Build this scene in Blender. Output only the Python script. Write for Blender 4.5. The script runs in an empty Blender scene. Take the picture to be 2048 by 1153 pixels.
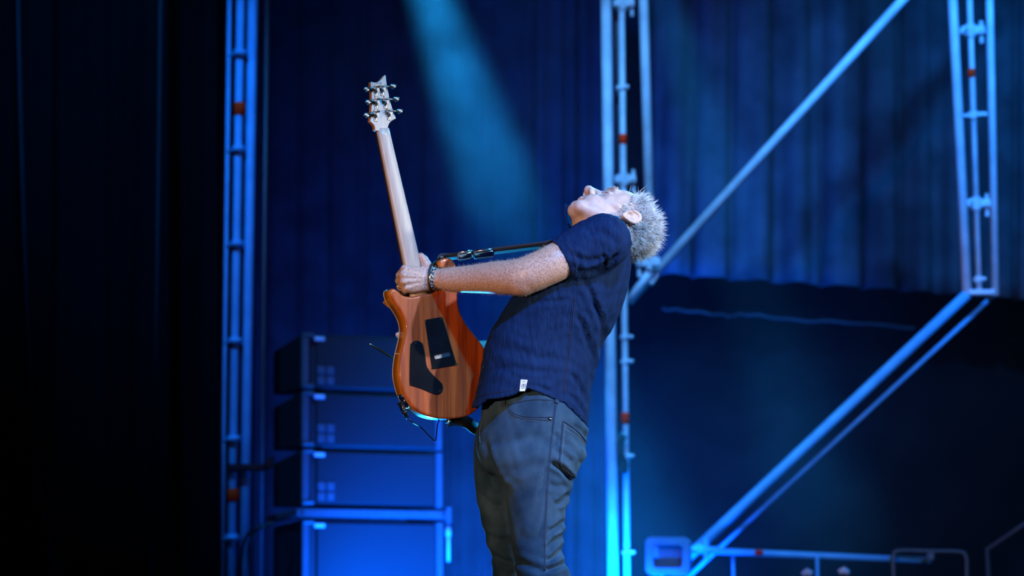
import bpy, math, random
import numpy as np
from mathutils import Vector, Matrix
from mathutils.bvhtree import BVHTree

random.seed(7)
rng = np.random.default_rng(7)
scene = bpy.context.scene
COL = scene.collection

# ------------------------------------------------------------------ camera
W, H, FPX = 2048.0, 1153.0, 5600.0
CAM = np.array([0.0, -7.5, 0.2])
PITCH, ROLL = math.radians(8.4), math.radians(0.3)
FWD = np.array([0.0, math.cos(PITCH), math.sin(PITCH)])
_r0 = np.array([1.0, 0.0, 0.0])
_u0 = np.cross(_r0, FWD)
RGT = _r0 * math.cos(ROLL) - _u0 * math.sin(ROLL)
UPV = np.cross(RGT, FWD)
cam_data = bpy.data.cameras.new('camera')
cam_data.sensor_width = 36.0
cam_data.lens = FPX * 36.0 / W
cam_data.clip_end = 200
cam_data.dof.use_dof = True
cam_data.dof.focus_distance = 7.5
cam_data.dof.aperture_fstop = 3.2
cam = bpy.data.objects.new('camera', cam_data)
COL.objects.link(cam)
cam.matrix_world = Matrix(((RGT[0], UPV[0], -FWD[0], CAM[0]), (RGT[1], UPV[1], -FWD[1], CAM[1]),
                           (RGT[2], UPV[2], -FWD[2], CAM[2]), (0, 0, 0, 1)))
scene.camera = cam

# ------------------------------------------------------------------ world, exposure
scene.view_settings.view_transform = 'Standard'
scene.view_settings.look = 'None'
scene.view_settings.exposure = 0.0
scene.view_settings.gamma = 1.0
scene.view_settings.use_curve_mapping = False
world = bpy.data.worlds.new('night')
world.use_nodes = True
world.node_tree.nodes['Background'].inputs[0].default_value = (0.0, 0.02, 0.08, 1)
world.node_tree.nodes['Background'].inputs[1].default_value = 0.05
scene.world = world
try:
    scene.cycles.use_denoising = True
    scene.cycles.volume_step_rate = 4.0
    scene.cycles.volume_max_steps = 32
    scene.cycles.max_bounces = 4
except Exception:
    pass


def ray(px, py):
    d = FWD * FPX + RGT * (px - W / 2) - UPV * (py - H / 2)
    return d / np.linalg.norm(d)


def P(px, py, Y=0.0):
    d = ray(px, py)
    return CAM + d * ((Y - CAM[1]) / d[1])


def proj(p):
    q = np.asarray(p) - CAM
    z = q @ FWD
    return W / 2 + FPX * (q @ RGT) / z, H / 2 - FPX * (q @ UPV) / z


# ------------------------------------------------------------------ stage lights
def spot(name, loc, target, energy, color, angle, blend=0.4, radius=0.1):
    l = bpy.data.lights.new(name, 'SPOT')
    l.energy = energy
    l.color = color
    l.spot_size = math.radians(angle)
    l.spot_blend = blend
    l.shadow_soft_size = radius
    o = bpy.data.objects.new(name, l)
    COL.objects.link(o)
    o.location = loc
    o.rotation_euler = (Vector(target) - Vector(loc)).to_track_quat('-Z', 'Y').to_euler()
    return o


BLUE = (0.0, 0.10, 1.0)
CYAN = (0.02, 0.42, 1.0)
TEAL = (0.01, 0.33, 0.95)
# front of house: white key from the right, blue from high up, warm from the left
spot('key_spot', (5.4, -3.6, 4.2), (0.15, 0, 1.28), 1150, (1.0, 0.93, 0.92), 14, 0.6, 0.10)
spot('front_blue_spot', (2.0, -5.6, 5.6), (0.1, 0, 1.2), 3800, (0.015, 0.34, 1.0), 22, 0.5, 0.15)
spot('front_warm_spot', (-3.6, -7.0, 1.2), (-0.1, 0, 1.2), 1500, (1.0, 0.58, 0.32), 12.5, 0.7, 0.15)
spot('side_spot', (4.6, -0.6, 1.7), (0.2, 0, 1.1), 650, (0.85, 0.95, 1.0), 24, 0.6, 0.1)
# rim lights from upstage
spot('rim_low_spot', (-0.5, 3.6, 0.3), (-0.1, 0, 1.1), 520, CYAN, 40, 0.5, 0.1)
spot('rim_high_spot', (1.6, 3.2, 3.6), (0.2, 0, 1.5), 450, CYAN, 34, 0.5, 0.1)
# beams in the haze
spot('beam_centre_spot', tuple(P(720, -420, 5.2)), tuple(P(1080, 620, 5.2)), 34000, TEAL, 14.0, 1.0, 0.05)
spot('beam_right_spot', tuple(P(1200, -420, 6.3)), tuple(P(1500, 560, 6.9)), 12000, TEAL, 12, 1.0, 0.05)
spot('beam_far_right_spot', tuple(P(1640, -330, 6.3)), tuple(P(1850, 330, 6.9)), 2500, (0.02, 0.3, 0.9), 12, 1.0, 0.05)
# blue wash on the towers, the drapes and the speaker stack
spot('wash_centre_spot', (0.6, 0.8, 6.0), (0.7, 5.5, 2.4), 3200, (0.06, 0.38, 1.0), 28, 0.9, 0.2)
spot('wash_right_spot', (2.6, 0.8, 5.6), (2.3, 6.2, 3.1), 5000, (0.02, 0.26, 1.0), 32, 0.8, 0.2)
spot('wash_left_spot', (-1.6, 1.2, 5.6), (-1.42, 5.4, 2.3), 1700, (0.0, 0.25, 1.0), 32, 0.8, 0.2)
spot('floor_blue_spot', (-0.35, 4.6, 0.05), (-0.25, 7.6, 1.6), 2900, BLUE, 80, 1.0, 0.1)
spot('backdrop_blue_spot', (-0.45, 6.7, 0.05), (-0.45, 8.3, 1.7), 1000, (0.0, 0.10, 1.0), 120, 1.0, 0.1)
spot('floor_blue_right_spot', (0.55, 4.6, 0.05), (0.55, 7.8, 1.5), 3400, BLUE, 60, 1.0, 0.1)
spot('wash_low_spot', (2.5, 1.0, 2.7), (1.6, 5.5, 1.35), 800, (0.0, 0.26, 1.0), 36, 0.8, 0.2)
spot('tape_fill_spot', (0.0, -5.0, 5.6), (0.4, 5.5, 2.5), 380, (1.0, 0.10, 0.03), 26, 0.6, 0.2)  # unseen red fill, added so the tape markers read red under the blue


# ------------------------------------------------------------------ materials
def node(nt, t, **kw):
    n = nt.nodes.new(t)
    for k, v in kw.items():
        setattr(n, k, v)
    return n


def mat(name, c1, c2=None, scale=8.0, rough=0.5, metal=0.0, bump=0.0, bscale=None, stretch=(1, 1, 1), coat=0.0,
        lo=0.35, hi=0.65, detail=4.0, spec=0.5, sheen=0.0, sss=0.0):
    m = bpy.data.materials.new(name)
    m.use_nodes = True
    nt = m.node_tree
    b = nt.nodes['Principled BSDF']
    b.inputs['Roughness'].default_value = rough
    b.inputs['Metallic'].default_value = metal
    b.inputs['Coat Weight'].default_value = coat
    b.inputs['Coat Roughness'].default_value = 0.04
    b.inputs['Specular IOR Level'].default_value = spec
    b.inputs['Sheen Weight'].default_value = sheen
    if sss:
        b.inputs['Subsurface Weight'].default_value = sss
        b.inputs['Subsurface Radius'].default_value = (0.010, 0.004, 0.002)
        b.inputs['Subsurface Scale'].default_value = 0.5
    tc = node(nt, 'ShaderNodeTexCoord')
    mp = node(nt, 'ShaderNodeMapping')
    mp.inputs['Scale'].default_value = stretch
    nt.links.new(tc.outputs['Object'], mp.inputs['Vector'])
    c2 = c2 or tuple(x * 0.8 for x in c1)
    no = node(nt, 'ShaderNodeTexNoise')
    no.inputs['Scale'].default_value = scale
    no.inputs['Detail'].default_value = detail
    nt.links.new(mp.outputs['Vector'], no.inputs['Vector'])
    rp = node(nt, 'ShaderNodeValToRGB')
    rp.color_ramp.elements[0].position = lo
    rp.color_ramp.elements[1].position = hi
    rp.color_ramp.elements[0].color = (*c1, 1)
    rp.color_ramp.elements[1].color = (*c2, 1)
    nt.links.new(no.outputs['Fac'], rp.inputs['Fac'])
    nt.links.new(rp.outputs['Color'], b.inputs['Base Color'])
    if bump:
        n2 = node(nt, 'ShaderNodeTexNoise')
        n2.inputs['Scale'].default_value = bscale or scale * 3
        n2.inputs['Detail'].default_value = 3
        nt.links.new(mp.outputs['Vector'], n2.inputs['Vector'])
        bp = node(nt, 'ShaderNodeBump')
        bp.inputs['Strength'].default_value = bump
        bp.inputs['Distance'].default_value = 0.004
        nt.links.new(n2.outputs['Fac'], bp.inputs['Height'])
        nt.links.new(bp.outputs['Normal'], b.inputs['Normal'])
    return m


M = {}
M['skin'] = mat('skin_face', (0.56, 0.37, 0.30), (0.64, 0.45, 0.38), 60, 0.48, bump=0.12, bscale=500)
M['skin_arm'] = mat('skin_freckled', (0.62, 0.40, 0.30), (0.40, 0.20, 0.12), 240, 0.45, bump=0.12, bscale=400,
                    lo=0.43, hi=0.68, detail=2)
M['hair'] = mat('hair_grey', (0.74, 0.74, 0.75), (0.32, 0.32, 0.33), 45, 0.4)
M['arm_hair'] = mat('hair_fair', (0.55, 0.45, 0.36), None, 45, 0.4)
M['shirt'] = mat('navy_cotton', (0.003, 0.015, 0.060), (0.005, 0.022, 0.080), 30, 0.85, bump=0.9, bscale=70,
                 stretch=(1.6, 1.6, 0.35), sheen=0.0, spec=0.12)
M['stitch'] = mat('navy_thread', (0.002, 0.011, 0.045), None, 300, 0.8)
M['denim'] = mat('washed_denim', (0.012, 0.040, 0.078), (0.038, 0.085, 0.136), 14, 0.85, bump=0.35, bscale=420, spec=0.25)
M['denim_seam'] = mat('denim_seam', (0.012, 0.032, 0.070), None, 200, 0.85, bump=0.3, bscale=500)
M['denim_thread'] = mat('denim_thread', (0.10, 0.17, 0.25), None, 300, 0.8)
M['label'] = mat('label_cloth', (0.80, 0.78, 0.74), None, 100, 0.8)
M['ink'] = mat('label_ink', (0.03, 0.03, 0.035), None, 100, 0.8)
M['chrome'] = mat('chrome', (0.80, 0.82, 0.84), None, 20, 0.16, 1.0)
M['tuner'] = mat('tuner_metal', (0.22, 0.24, 0.26), None, 20, 0.3, 1.0)
M['steel'] = mat('dull_steel', (0.55, 0.57, 0.60), (0.40, 0.42, 0.45), 20, 0.35, 1.0)
M['black_plastic'] = mat('black_plastic', (0.012, 0.012, 0.014), None, 20, 0.28)
M['black_gloss'] = mat('black_gloss', (0.008, 0.009, 0.011), None, 20, 0.16)
M['leather'] = mat('black_leather', (0.012, 0.012, 0.014), (0.02, 0.02, 0.022), 60, 0.5, bump=0.3, bscale=200)
M['strap'] = mat('strap_webbing', (0.015, 0.018, 0.03), None, 200, 0.6, bump=0.4, bscale=600)
M['mahogany'] = mat('mahogany_back', (0.58, 0.100, 0.012), (0.24, 0.034, 0.005), 34, 0.4, stretch=(2.2, 2.2, 0.10), coat=1.0,
                    lo=0.36, hi=0.68, detail=8)
M['mahogany_side'] = mat('mahogany_side', (0.72, 0.24, 0.02), (0.55, 0.16, 0.012), 26, 0.4, stretch=(1, 1, 0.3), coat=1.0)
M['maple'] = mat('maple_neck', (0.52, 0.42, 0.33), (0.44, 0.34, 0.26), 50, 0.38, stretch=(2, 2, 0.08), bump=0.03, bscale=300, coat=0.4)
M['maple_side'] = mat('headstock_edge', (0.55, 0.20, 0.04), None, 50, 0.4, coat=0.4)
M['top'] = mat('amber_top', (0.55, 0.22, 0.04), (0.36, 0.11, 0.015), 35, 0.4, stretch=(1, 1, 3), coat=1.0)
M['binding'] = mat('cream_binding', (0.80, 0.62, 0.36), None, 50, 0.35)
M['rosewood'] = mat('rosewood', (0.035, 0.018, 0.012), None, 60, 0.5)
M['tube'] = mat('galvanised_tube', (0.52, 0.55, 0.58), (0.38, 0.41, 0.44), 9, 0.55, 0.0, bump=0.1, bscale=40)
M['tube_blue_lit'] = mat('blue_lit_tube', (0.10, 0.38, 0.62), (0.07, 0.30, 0.52), 9, 0.55, 0.0, bump=0.1, bscale=40)  # blue of the stage light put into the tube colour
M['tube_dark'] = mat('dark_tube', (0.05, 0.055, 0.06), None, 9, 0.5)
M['tape'] = mat('red_tape', (0.90, 0.035, 0.006), None, 30, 0.8, spec=0.0)
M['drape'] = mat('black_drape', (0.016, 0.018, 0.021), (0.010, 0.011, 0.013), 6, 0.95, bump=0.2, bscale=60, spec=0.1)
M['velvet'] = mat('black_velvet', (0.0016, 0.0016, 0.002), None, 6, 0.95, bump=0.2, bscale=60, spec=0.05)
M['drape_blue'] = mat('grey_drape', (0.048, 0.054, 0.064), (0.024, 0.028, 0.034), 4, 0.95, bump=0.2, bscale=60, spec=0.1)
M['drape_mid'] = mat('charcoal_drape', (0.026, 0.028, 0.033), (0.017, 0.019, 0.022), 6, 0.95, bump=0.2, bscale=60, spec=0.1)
M['rope'] = mat('black_rope', (0.016, 0.018, 0.022), None, 60, 0.9, spec=0.1)
M['cabinet'] = mat('speaker_paint', (0.005, 0.006, 0.007), None, 40, 0.6, bump=0.2, bscale=250)
M['grille'] = mat('speaker_grille', (0.006, 0.007, 0.008), (0.004, 0.005, 0.006), 220, 0.6)
M['rail'] = mat('rigging_rail', (0.07, 0.075, 0.085), None, 40, 0.5)
M['stage'] = mat('stage_floor', (0.018, 0.018, 0.02), (0.026, 0.026, 0.03), 8, 0.6)
M['wall'] = mat('dark_wall', (0.006, 0.007, 0.009), None, 5, 0.9)
M['white_paint'] = mat('pale_paint', (0.62, 0.65, 0.68), None, 20, 0.5)
M['panel_grey'] = mat('panel_grey', (0.12, 0.14, 0.16), None, 20, 0.5)
M['cymbal'] = mat('teal_shell', (0.10, 0.22, 0.20), None, 20, 0.4)

# ------------------------------------------------------------------ object helpers
ORG = {}


def tag(o, label=None, cat=None, group=None, kind=None):
    if label: o['label'] = label
    if cat: o['category'] = cat
    if group: o['group'] = group
    if kind: o['kind'] = kind
    return o


def thing(name, loc, label, cat, group=None):
    o = bpy.data.objects.new(name, None)
    o.empty_display_size = 0.1
    COL.objects.link(o)
    o.location = tuple(float(v) for v in loc)
    ORG[o.name] = np.array(loc, float)
    return tag(o, label, cat, group)


def obj(name, vf, material, parent=None, smooth=False, mats=None, label=None):
    """vf = (verts in world space, faces[, per-face material index])"""
    v = np.asarray(vf[0], float)
    org = ORG[parent.name] if parent is not None else np.zeros(3)
    me = bpy.data.meshes.new(name)
    f = vf[1]
    if isinstance(f, np.ndarray):
        f = f.tolist()
    me.from_pydata((v - org).tolist(), [], f)
    for mm in (mats or [material]):
        me.materials.append(M[mm])
    if len(vf) > 2 and vf[2] is not None:
        me.polygons.foreach_set('material_index', np.asarray(vf[2], dtype=np.int32))
    if smooth:
        me.polygons.foreach_set('use_smooth', np.ones(len(me.polygons), dtype=bool))
    me.validate()
    me.update()
    o = bpy.data.objects.new(name, me)
    COL.objects.link(o)
    if parent is not None:
        o.parent = parent
    ORG[o.name] = org
    if label: o['label'] = label
    return o


def join(*vfs):
    V, F, n = [], [], 0
    for vf in vfs:
        v = np.asarray(vf[0], float)
        V.append(v)
        F += [tuple(i + n for i in f) for f in (vf[1].tolist() if isinstance(vf[1], np.ndarray) else vf[1])]
        n += len(v)
    return np.concatenate(V), F


def catmull(pts, n=8, closed=False):
    p = np.asarray(pts, float)
    m = len(p)
    out = []
    for i in range(m if closed else m - 1):
        if closed:
            a, b, c, d = p[(i - 1) % m], p[i], p[(i + 1) % m], p[(i + 2) % m]
        else:
            a, b, c, d = p[max(i - 1, 0)], p[i], p[i + 1], p[min(i + 2, m - 1)]
        for k in range(n):
            t = k / n
            out.append(0.5 * (2 * b + (c - a) * t + (2 * a - 5 * b + 4 * c - d) * t * t + (3 * b - a - 3 * c + d) * t ** 3))
    if not closed:
        out.append(p[-1])
    return np.array(out)


def frames(pts, closed=False):
    p = np.asarray(pts, float)
    t = np.gradient(p, axis=0) if not closed else (np.roll(p, -1, 0) - np.roll(p, 1, 0))
    t /= np.linalg.norm(t, axis=1)[:, None] + 1e-12
    up = np.array([0, 0, 1.0]) if abs(t[0][2]) < 0.9 else np.array([0, 1.0, 0])
    A, B = [], []
    a = np.cross(up, t[0]); a /= np.linalg.norm(a)
    for i in range(len(p)):
        a = a - t[i] * (a @ t[i]); a /= np.linalg.norm(a) + 1e-12
        A.append(a.copy()); B.append(np.cross(t[i], a))
    return t, np.array(A), np.array(B)


def tube(pts, r, n=10, closed=False, caps=True):
    p = np.asarray(pts, float)
    m = len(p)
    r = np.broadcast_to(np.asarray(r, float), (m,))
    t, A, B = frames(p, closed)
    ang = np.linspace(0, 2 * math.pi, n, endpoint=False)
    V = (p[:, None, :] + r[:, None, None] * (A[:, None, :] * np.cos(ang)[None, :, None] + B[:, None, :] * np.sin(ang)[None, :, None])).reshape(-1, 3)
    F = []
    for i in range(m if closed else m - 1):
        j = (i + 1) % m
        for k in range(n):
            l = (k + 1) % n
            F.append((i * n + k, i * n + l, j * n + l, j * n + k))
    if caps and not closed:
        F.append(tuple(range(n - 1, -1, -1)))
        F.append(tuple((m - 1) * n + k for k in range(n)))
    return V, F


def box(c, ax, ay, az, bev=0.0):
    """box from centre and three half-axis vectors, edges chamfered by bev (metres)"""
    c = np.asarray(c, float); A = [np.asarray(v, float) for v in (ax, ay, az)]
    if bev <= 0:
        V = [c + sx * A[0] + sy * A[1] + sz * A[2] for sx in (-1, 1) for sy in (-1, 1) for sz in (-1, 1)]
        F = [(0, 1, 3, 2), (4, 6, 7, 5), (0, 4, 5, 1), (2, 3, 7, 6), (0, 2, 6, 4), (1, 5, 7, 3)]
        return np.array(V), F
    L = [np.linalg.norm(a) for a in A]
    k = [max(0.05, 1 - bev / l) for l in L]
    # chamfer box: 24 verts
    V = {}
    out = []
    for s in [(x, y, z) for x in (-1, 1) for y in (-1, 1) for z in (-1, 1)]:
        for a in range(3):
            q = [s[i] * (1.0 if i == a else k[i]) for i in range(3)]
            V[(s, a)] = len(out)
            out.append(c + q[0] * A[0] + q[1] * A[1] + q[2] * A[2])
    F = []
    for a in range(3):
        b, d = [i for i in range(3) if i != a]
        for sg in (-1, 1):
            ring = []
            for (sb, sd) in ((-1, -1), (1, -1), (1, 1), (-1, 1)):
                s = [0, 0, 0]; s[a] = sg; s[b] = sb; s[d] = sd
                ring.append(V[(tuple(s), a)])
            F.append(tuple(ring))
        for sb in (-1, 1):
            for sd in (-1, 1):
                s1 = [0, 0, 0]; s2 = [0, 0, 0]
                s1[a] = -1; s2[a] = 1
                s1[b] = s2[b] = sb; s1[d] = s2[d] = sd
                F.append((V[(tuple(s1), b)], V[(tuple(s2), b)], V[(tuple(s2), d)], V[(tuple(s1), d)]))
    for s in [(x, y, z) for x in (-1, 1) for y in (-1, 1) for z in (-1, 1)]:
        F.append((V[(s, 0)], V[(s, 1)], V[(s, 2)]))
    return np.array(out), F


def ribbon(pts, side, width, thick):
    p = np.asarray(pts, float)
    m = len(p)
    s = np.asarray(side, float)
    if s.ndim == 1: s = np.broadcast_to(s, (m, 3))
    s = s / np.linalg.norm(s, axis=1)[:, None]
    t, _, _ = frames(p)
    nn = np.cross(t, s); nn /= np.linalg.norm(nn, axis=1)[:, None]
    V = np.stack([p - s * width / 2 - nn * thick / 2, p + s * width / 2 - nn * thick / 2,
                  p + s * width / 2 + nn * thick / 2, p - s * width / 2 + nn * thick / 2], 1).reshape(-1, 3)
    F = []
    for i in range(m - 1):
        for k in range(4):
            l = (k + 1) % 4
            F.append((i * 4 + k, i * 4 + l, (i + 1) * 4 + l, (i + 1) * 4 + k))
    F += [(3, 2, 1, 0), tuple((m - 1) * 4 + k for k in range(4))]
    return V, F


def sphere(c, r, nu=12, nv=8):
    V = [np.asarray(c, float) + np.array([0, 0, r])]
    for i in range(1, nv):
        a = math.pi * i / nv
        for j in range(nu):
            b = 2 * math.pi * j / nu
            V.append(np.asarray(c) + r * np.array([math.sin(a) * math.cos(b), math.sin(a) * math.sin(b), math.cos(a)]))
    V.append(np.asarray(c, float) - np.array([0, 0, r]))
    F = [(0, 1 + j, 1 + (j + 1) % nu) for j in range(nu)]
    for i in range(nv - 2):
        for j in range(nu):
            a, b = 1 + i * nu + j, 1 + i * nu + (j + 1) % nu
            F.append((a, a + nu, b + nu, b))
    e = len(V) - 1
    F += [(e, 1 + (nv - 2) * nu + (j + 1) % nu, 1 + (nv - 2) * nu + j) for j in range(nu)]
    return np.array(V), F


# ------------------------------------------------------------------ implicit surfaces
def surface_nets(Fv, org, h):
    ins = Fv < 0
    c = ins[:-1, :-1, :-1].astype(np.uint8)
    s = np.zeros_like(c)
    corners = [(a, b, d) for a in (0, 1) for b in (0, 1) for d in (0, 1)]
    nx, ny, nz = c.shape
    for (a, b, d) in corners:
        s = s + ins[a:a + nx, b:b + ny, d:d + nz]
    act = np.argwhere((s > 0) & (s < 8))
    idx = -np.ones(c.shape, dtype=np.int64)
    idx[act[:, 0], act[:, 1], act[:, 2]] = np.arange(len(act))
    acc = np.zeros((len(act), 3)); cnt = np.zeros(len(act))
    val = {k: Fv[act[:, 0] + k[0], act[:, 1] + k[1], act[:, 2] + k[2]] for k in corners}
    for k in corners:
        for ax in range(3):
            if k[ax] == 0:
                k2 = tuple(1 if i == ax else k[i] for i in range(3))
                v1, v2 = val[k], val[k2]
                m = (v1 < 0) != (v2 < 0)
                t = np.where(m, v1 / np.where(m, v1 - v2, 1), 0)
                p = np.array(k, float)[None, :].repeat(len(act), 0)
                p[:, ax] += t
                acc[m] += p[m]; cnt[m] += 1
    V = (act + acc / np.maximum(cnt, 1)[:, None]) * h + org
    Q = []
    for ax in range(3):
        b, d = (ax + 1) % 3, (ax + 2) % 3
        sl1 = [slice(None)] * 3; sl2 = [slice(None)] * 3
        sl1[ax] = slice(0, -1); sl2[ax] = slice(1, None)
        i1, i2 = ins[tuple(sl1)], ins[tuple(sl2)]
        e = np.argwhere(i1 != i2)
        ok = (e[:, b] > 0) & (e[:, d] > 0) & (e[:, b] < ins.shape[b] - 1) & (e[:, d] < ins.shape[d] - 1)
        e = e[ok]
        flip = i1[e[:, 0], e[:, 1], e[:, 2]]

        def cell(ob, od):
            q = e.copy(); q[:, b] -= ob; q[:, d] -= od
            return idx[q[:, 0], q[:, 1], q[:, 2]]
        quad = np.stack([cell(1, 1), cell(0, 1), cell(0, 0), cell(1, 0)], 1)
        quad[~flip] = quad[~flip][:, ::-1]
        Q.append(quad)
    Q = np.concatenate(Q)
    return V, Q[(Q >= 0).all(1)]


def isosurf(fn, lo, hi, h, relax=2):
    lo, hi = np.asarray(lo, float), np.asarray(hi, float)
    n = np.ceil((hi - lo) / h).astype(int) + 1
    g = [lo[i] + h * np.arange(n[i]) for i in range(3)]
    p = np.stack(np.meshgrid(*g, indexing='ij'), -1).astype(np.float32).reshape(-1, 3)
    F = np.empty(len(p), np.float32)
    for s in range(0, len(p), 800000):
        F[s:s + 800000] = fn(p[s:s + 800000])
    V, Q = surface_nets(F.reshape(tuple(n)), lo, h)
    for _ in range(relax):
        V = smooth_mesh(V, Q, 0.5)
    return V, Q


def smooth_mesh(V, Q, f):
    acc = np.zeros_like(V); cnt = np.zeros(len(V))
    for a, b in ((0, 1), (1, 2), (2, 3), (3, 0)):
        for x, y in ((a, b), (b, a)):
            for k in range(3):
                acc[:, k] += np.bincount(Q[:, x], V[Q[:, y], k], len(V))
            cnt += np.bincount(Q[:, x], None, len(V))
    return V + f * (acc / np.maximum(cnt, 1)[:, None] - V)


def vnormals(V, Q):
    n = np.cross(V[Q[:, 2]] - V[Q[:, 0]], V[Q[:, 3]] - V[Q[:, 1]])
    N = np.zeros_like(V)
    for c in range(4):
        for k in range(3):
            N[:, k] += np.bincount(Q[:, c], n[:, k], len(V))
    return N / (np.linalg.norm(N, axis=1)[:, None] + 1e-12)


def cap(p, a, b, ra, rb):
    a = np.asarray(a, np.float32); b = np.asarray(b, np.float32)
    ab = b - a
    t = np.clip(((p - a) @ ab) / max(float(ab @ ab), 1e-9), 0, 1)
    q = p - a - t[:, None] * ab
    return np.sqrt((q * q).sum(1)) - (ra + (rb - ra) * t)


def ell(p, c, r):
    q = (p - np.asarray(c, np.float32)) / np.asarray(r, np.float32)
    return (np.sqrt((q * q).sum(1)) - 1) * float(min(r))


def smin(a, b, k):
    h = np.clip(0.5 + 0.5 * (b - a) / k, 0, 1)
    return b + (a - b) * h - k * h * (1 - h)


def smax(a, b, k):
    return -smin(-a, -b, k)


def crease(V, Q, lines):
    """push folds into a cloth mesh: lines = [(pixel polyline, width px, depth m)]"""
    N = vnormals(V, Q)
    X, Y = proj(V)
    view = V - CAM
    face = -(N * view).sum(1) / np.linalg.norm(view, axis=1)
    msk = np.clip((face + 0.15) * 4, 0, 1)
    D = np.zeros(len(V))
    for pts, w, dep in lines:
        c = catmull(pts, 6)
        best = np.full(len(V), 1e9); par = np.zeros(len(V))
        for i in range(len(c) - 1):
            a, b = c[i], c[i + 1]
            ab = b - a; L = max(ab @ ab, 1e-6)
            t = np.clip(((X - a[0]) * ab[0] + (Y - a[1]) * ab[1]) / L, 0, 1)
            d = np.hypot(X - a[0] - t * ab[0], Y - a[1] - t * ab[1])
            m = d < best
            best[m] = d[m]; par[m] = ((i + t) / (len(c) - 1))[m]
        fade = np.clip(np.minimum(par, 1 - par) * 5 + 0.15, 0, 1)
        g = np.exp(-(best / w) ** 2) - 0.5 * np.exp(-((best - 1.9 * w) / (1.1 * w)) ** 2)
        D += dep * g * fade
    return V - N * (D * msk)[:, None]


class Surf:
    """a cloth or skin surface that seams, labels and buttons are laid on"""
    def __init__(self, V, Q):
        self.bvh = BVHTree.FromPolygons([Vector(v) for v in V], Q.tolist())

    def hit(self, px, py):
        d = ray(px, py)
        l, n, i, _ = self.bvh.ray_cast(Vector(CAM), Vector(d))
        return (np.array(l), np.array(n)) if l is not None else None

    def line(self, pts, r, n=6, lift=0.3):
        c = catmull(pts, 8)
        o = [self.hit(x, y) for x, y in c]
        o = [q[0] + q[1] * r * lift for q in o if q]
        return tube(np.array(o), r, n)

    def band(self, pts, width, thick, lift=0.0):
        c = catmull(pts, 6)
        o = [self.hit(x, y) for x, y in c]
        o = [q for q in o if q]
        p = np.array([q[0] + q[1] * lift for q in o]); nn = np.array([q[1] for q in o])
        t, _, _ = frames(p)
        return ribbon(p, np.cross(nn, t), width, thick)

# ================================================================== setting
def plane_box(x0, x1, y0, y1, z0, z1):
    return box(((x0 + x1) / 2, (y0 + y1) / 2, (z0 + z1) / 2), ((x1 - x0) / 2, 0, 0), (0, (y1 - y0) / 2, 0), (0, 0, (z1 - z0) / 2))


tag(obj('floor', plane_box(-7, 7, -2.2, 10.2, -0.12, 0.0), 'stage'), 'black stage floor under the guitarist', 'floor', kind='structure')
tag(obj('wall_back', plane_box(-7, 7, 10.0, 10.2, 0.0, 7.0), 'wall'), 'dark wall at the back of the stage', 'wall', kind='structure')


def drape(name, px0, px1, Y, pytop, hem, material, pleats, amp, label, seed, sway=0.0, group=None, to_floor=False):
    """pleated cloth panel hung between two pixel columns at depth Y; hem = pixel row (or pair) of its lower edge"""
    r = np.random.default_rng(seed)
    nc, nr = int(pleats * 14), 26
    h0, h1 = hem if isinstance(hem, tuple) else (hem, hem)
    us = np.linspace(0, 1, nc)
    ph = np.cumsum(r.uniform(0.55, 1.45, nc)); ph = ph / ph[-1] * pleats * 2 * math.pi
    big = np.interp(us, np.linspace(0, 1, 9), r.uniform(0.35, 1.0, 9))
    V = []
    for j in range(nr):
        v = j / (nr - 1)
        for i in range(nc):
            u = us[i]
            x = px0 + (px1 - px0) * u + sway * v * math.sin(u * 9 + seed)
            yb = h0 + (h1 - h0) * u
            y = pytop + (yb - pytop) * v
            p = P(x, y, Y)
            if to_floor and j == nr - 1: p[2] = 0.01
            a = amp * big[i] * (0.55 + 0.45 * v)
            p[1] += a * (math.sin(ph[i] + 0.6 * v * math.sin(3 * u + seed)) + 0.35 * math.sin(2.3 * ph[i] + 2 * v + seed))
            p[0] += 0.4 * a * math.cos(ph[i])
            V.append(p)
    F = [(j * nc + i, j * nc + i + 1, (j + 1) * nc + i + 1, (j + 1) * nc + i) for j in range(nr - 1) for i in range(nc - 1)]
    o = obj(name, (np.array(V), F), material, None, True)
    so = o.modifiers.new('thickness', 'SOLIDIFY'); so.thickness = 0.006
    return tag(o, label, 'curtain', group)


drape('stage_curtain', -260, 105, 4.6, -420, 1600, 'velvet', 4, 0.05, 'black side drape at the far left edge of the picture', 3, 25, to_floor=True)
drape('stage_curtain', 95, 330, 4.9, -420, 1600, 'velvet', 3, 0.05, 'black side drape second from the left edge', 4, 18, to_floor=True)
drape('stage_curtain', 305, 430, 5.3, -420, 1600, 'velvet', 3, 0.04, 'narrow black side drape just left of the blue lit ladder tube', 5, 6, to_floor=True)
drape('stage_curtain', 505, 1075, 8.4, -420, 1520, 'drape', 9, 0.035, 'wide dark backdrop behind the guitar neck and the speaker stack', 6, 8, to_floor=True)
drape('stage_curtain', 1070, 1232, 8.1, -420, 1520, 'drape_mid', 6, 0.075, 'blue lit pleated curtain behind the singer head and middle tower', 8, 4, to_floor=True)
short = drape('stage_curtain', 1296, 2700, 7.4, -420, (547, 645), 'drape_blue', 18, 0.07, 'short blue lit curtain hanging at upper right with a level hem', 11, 10)
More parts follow.
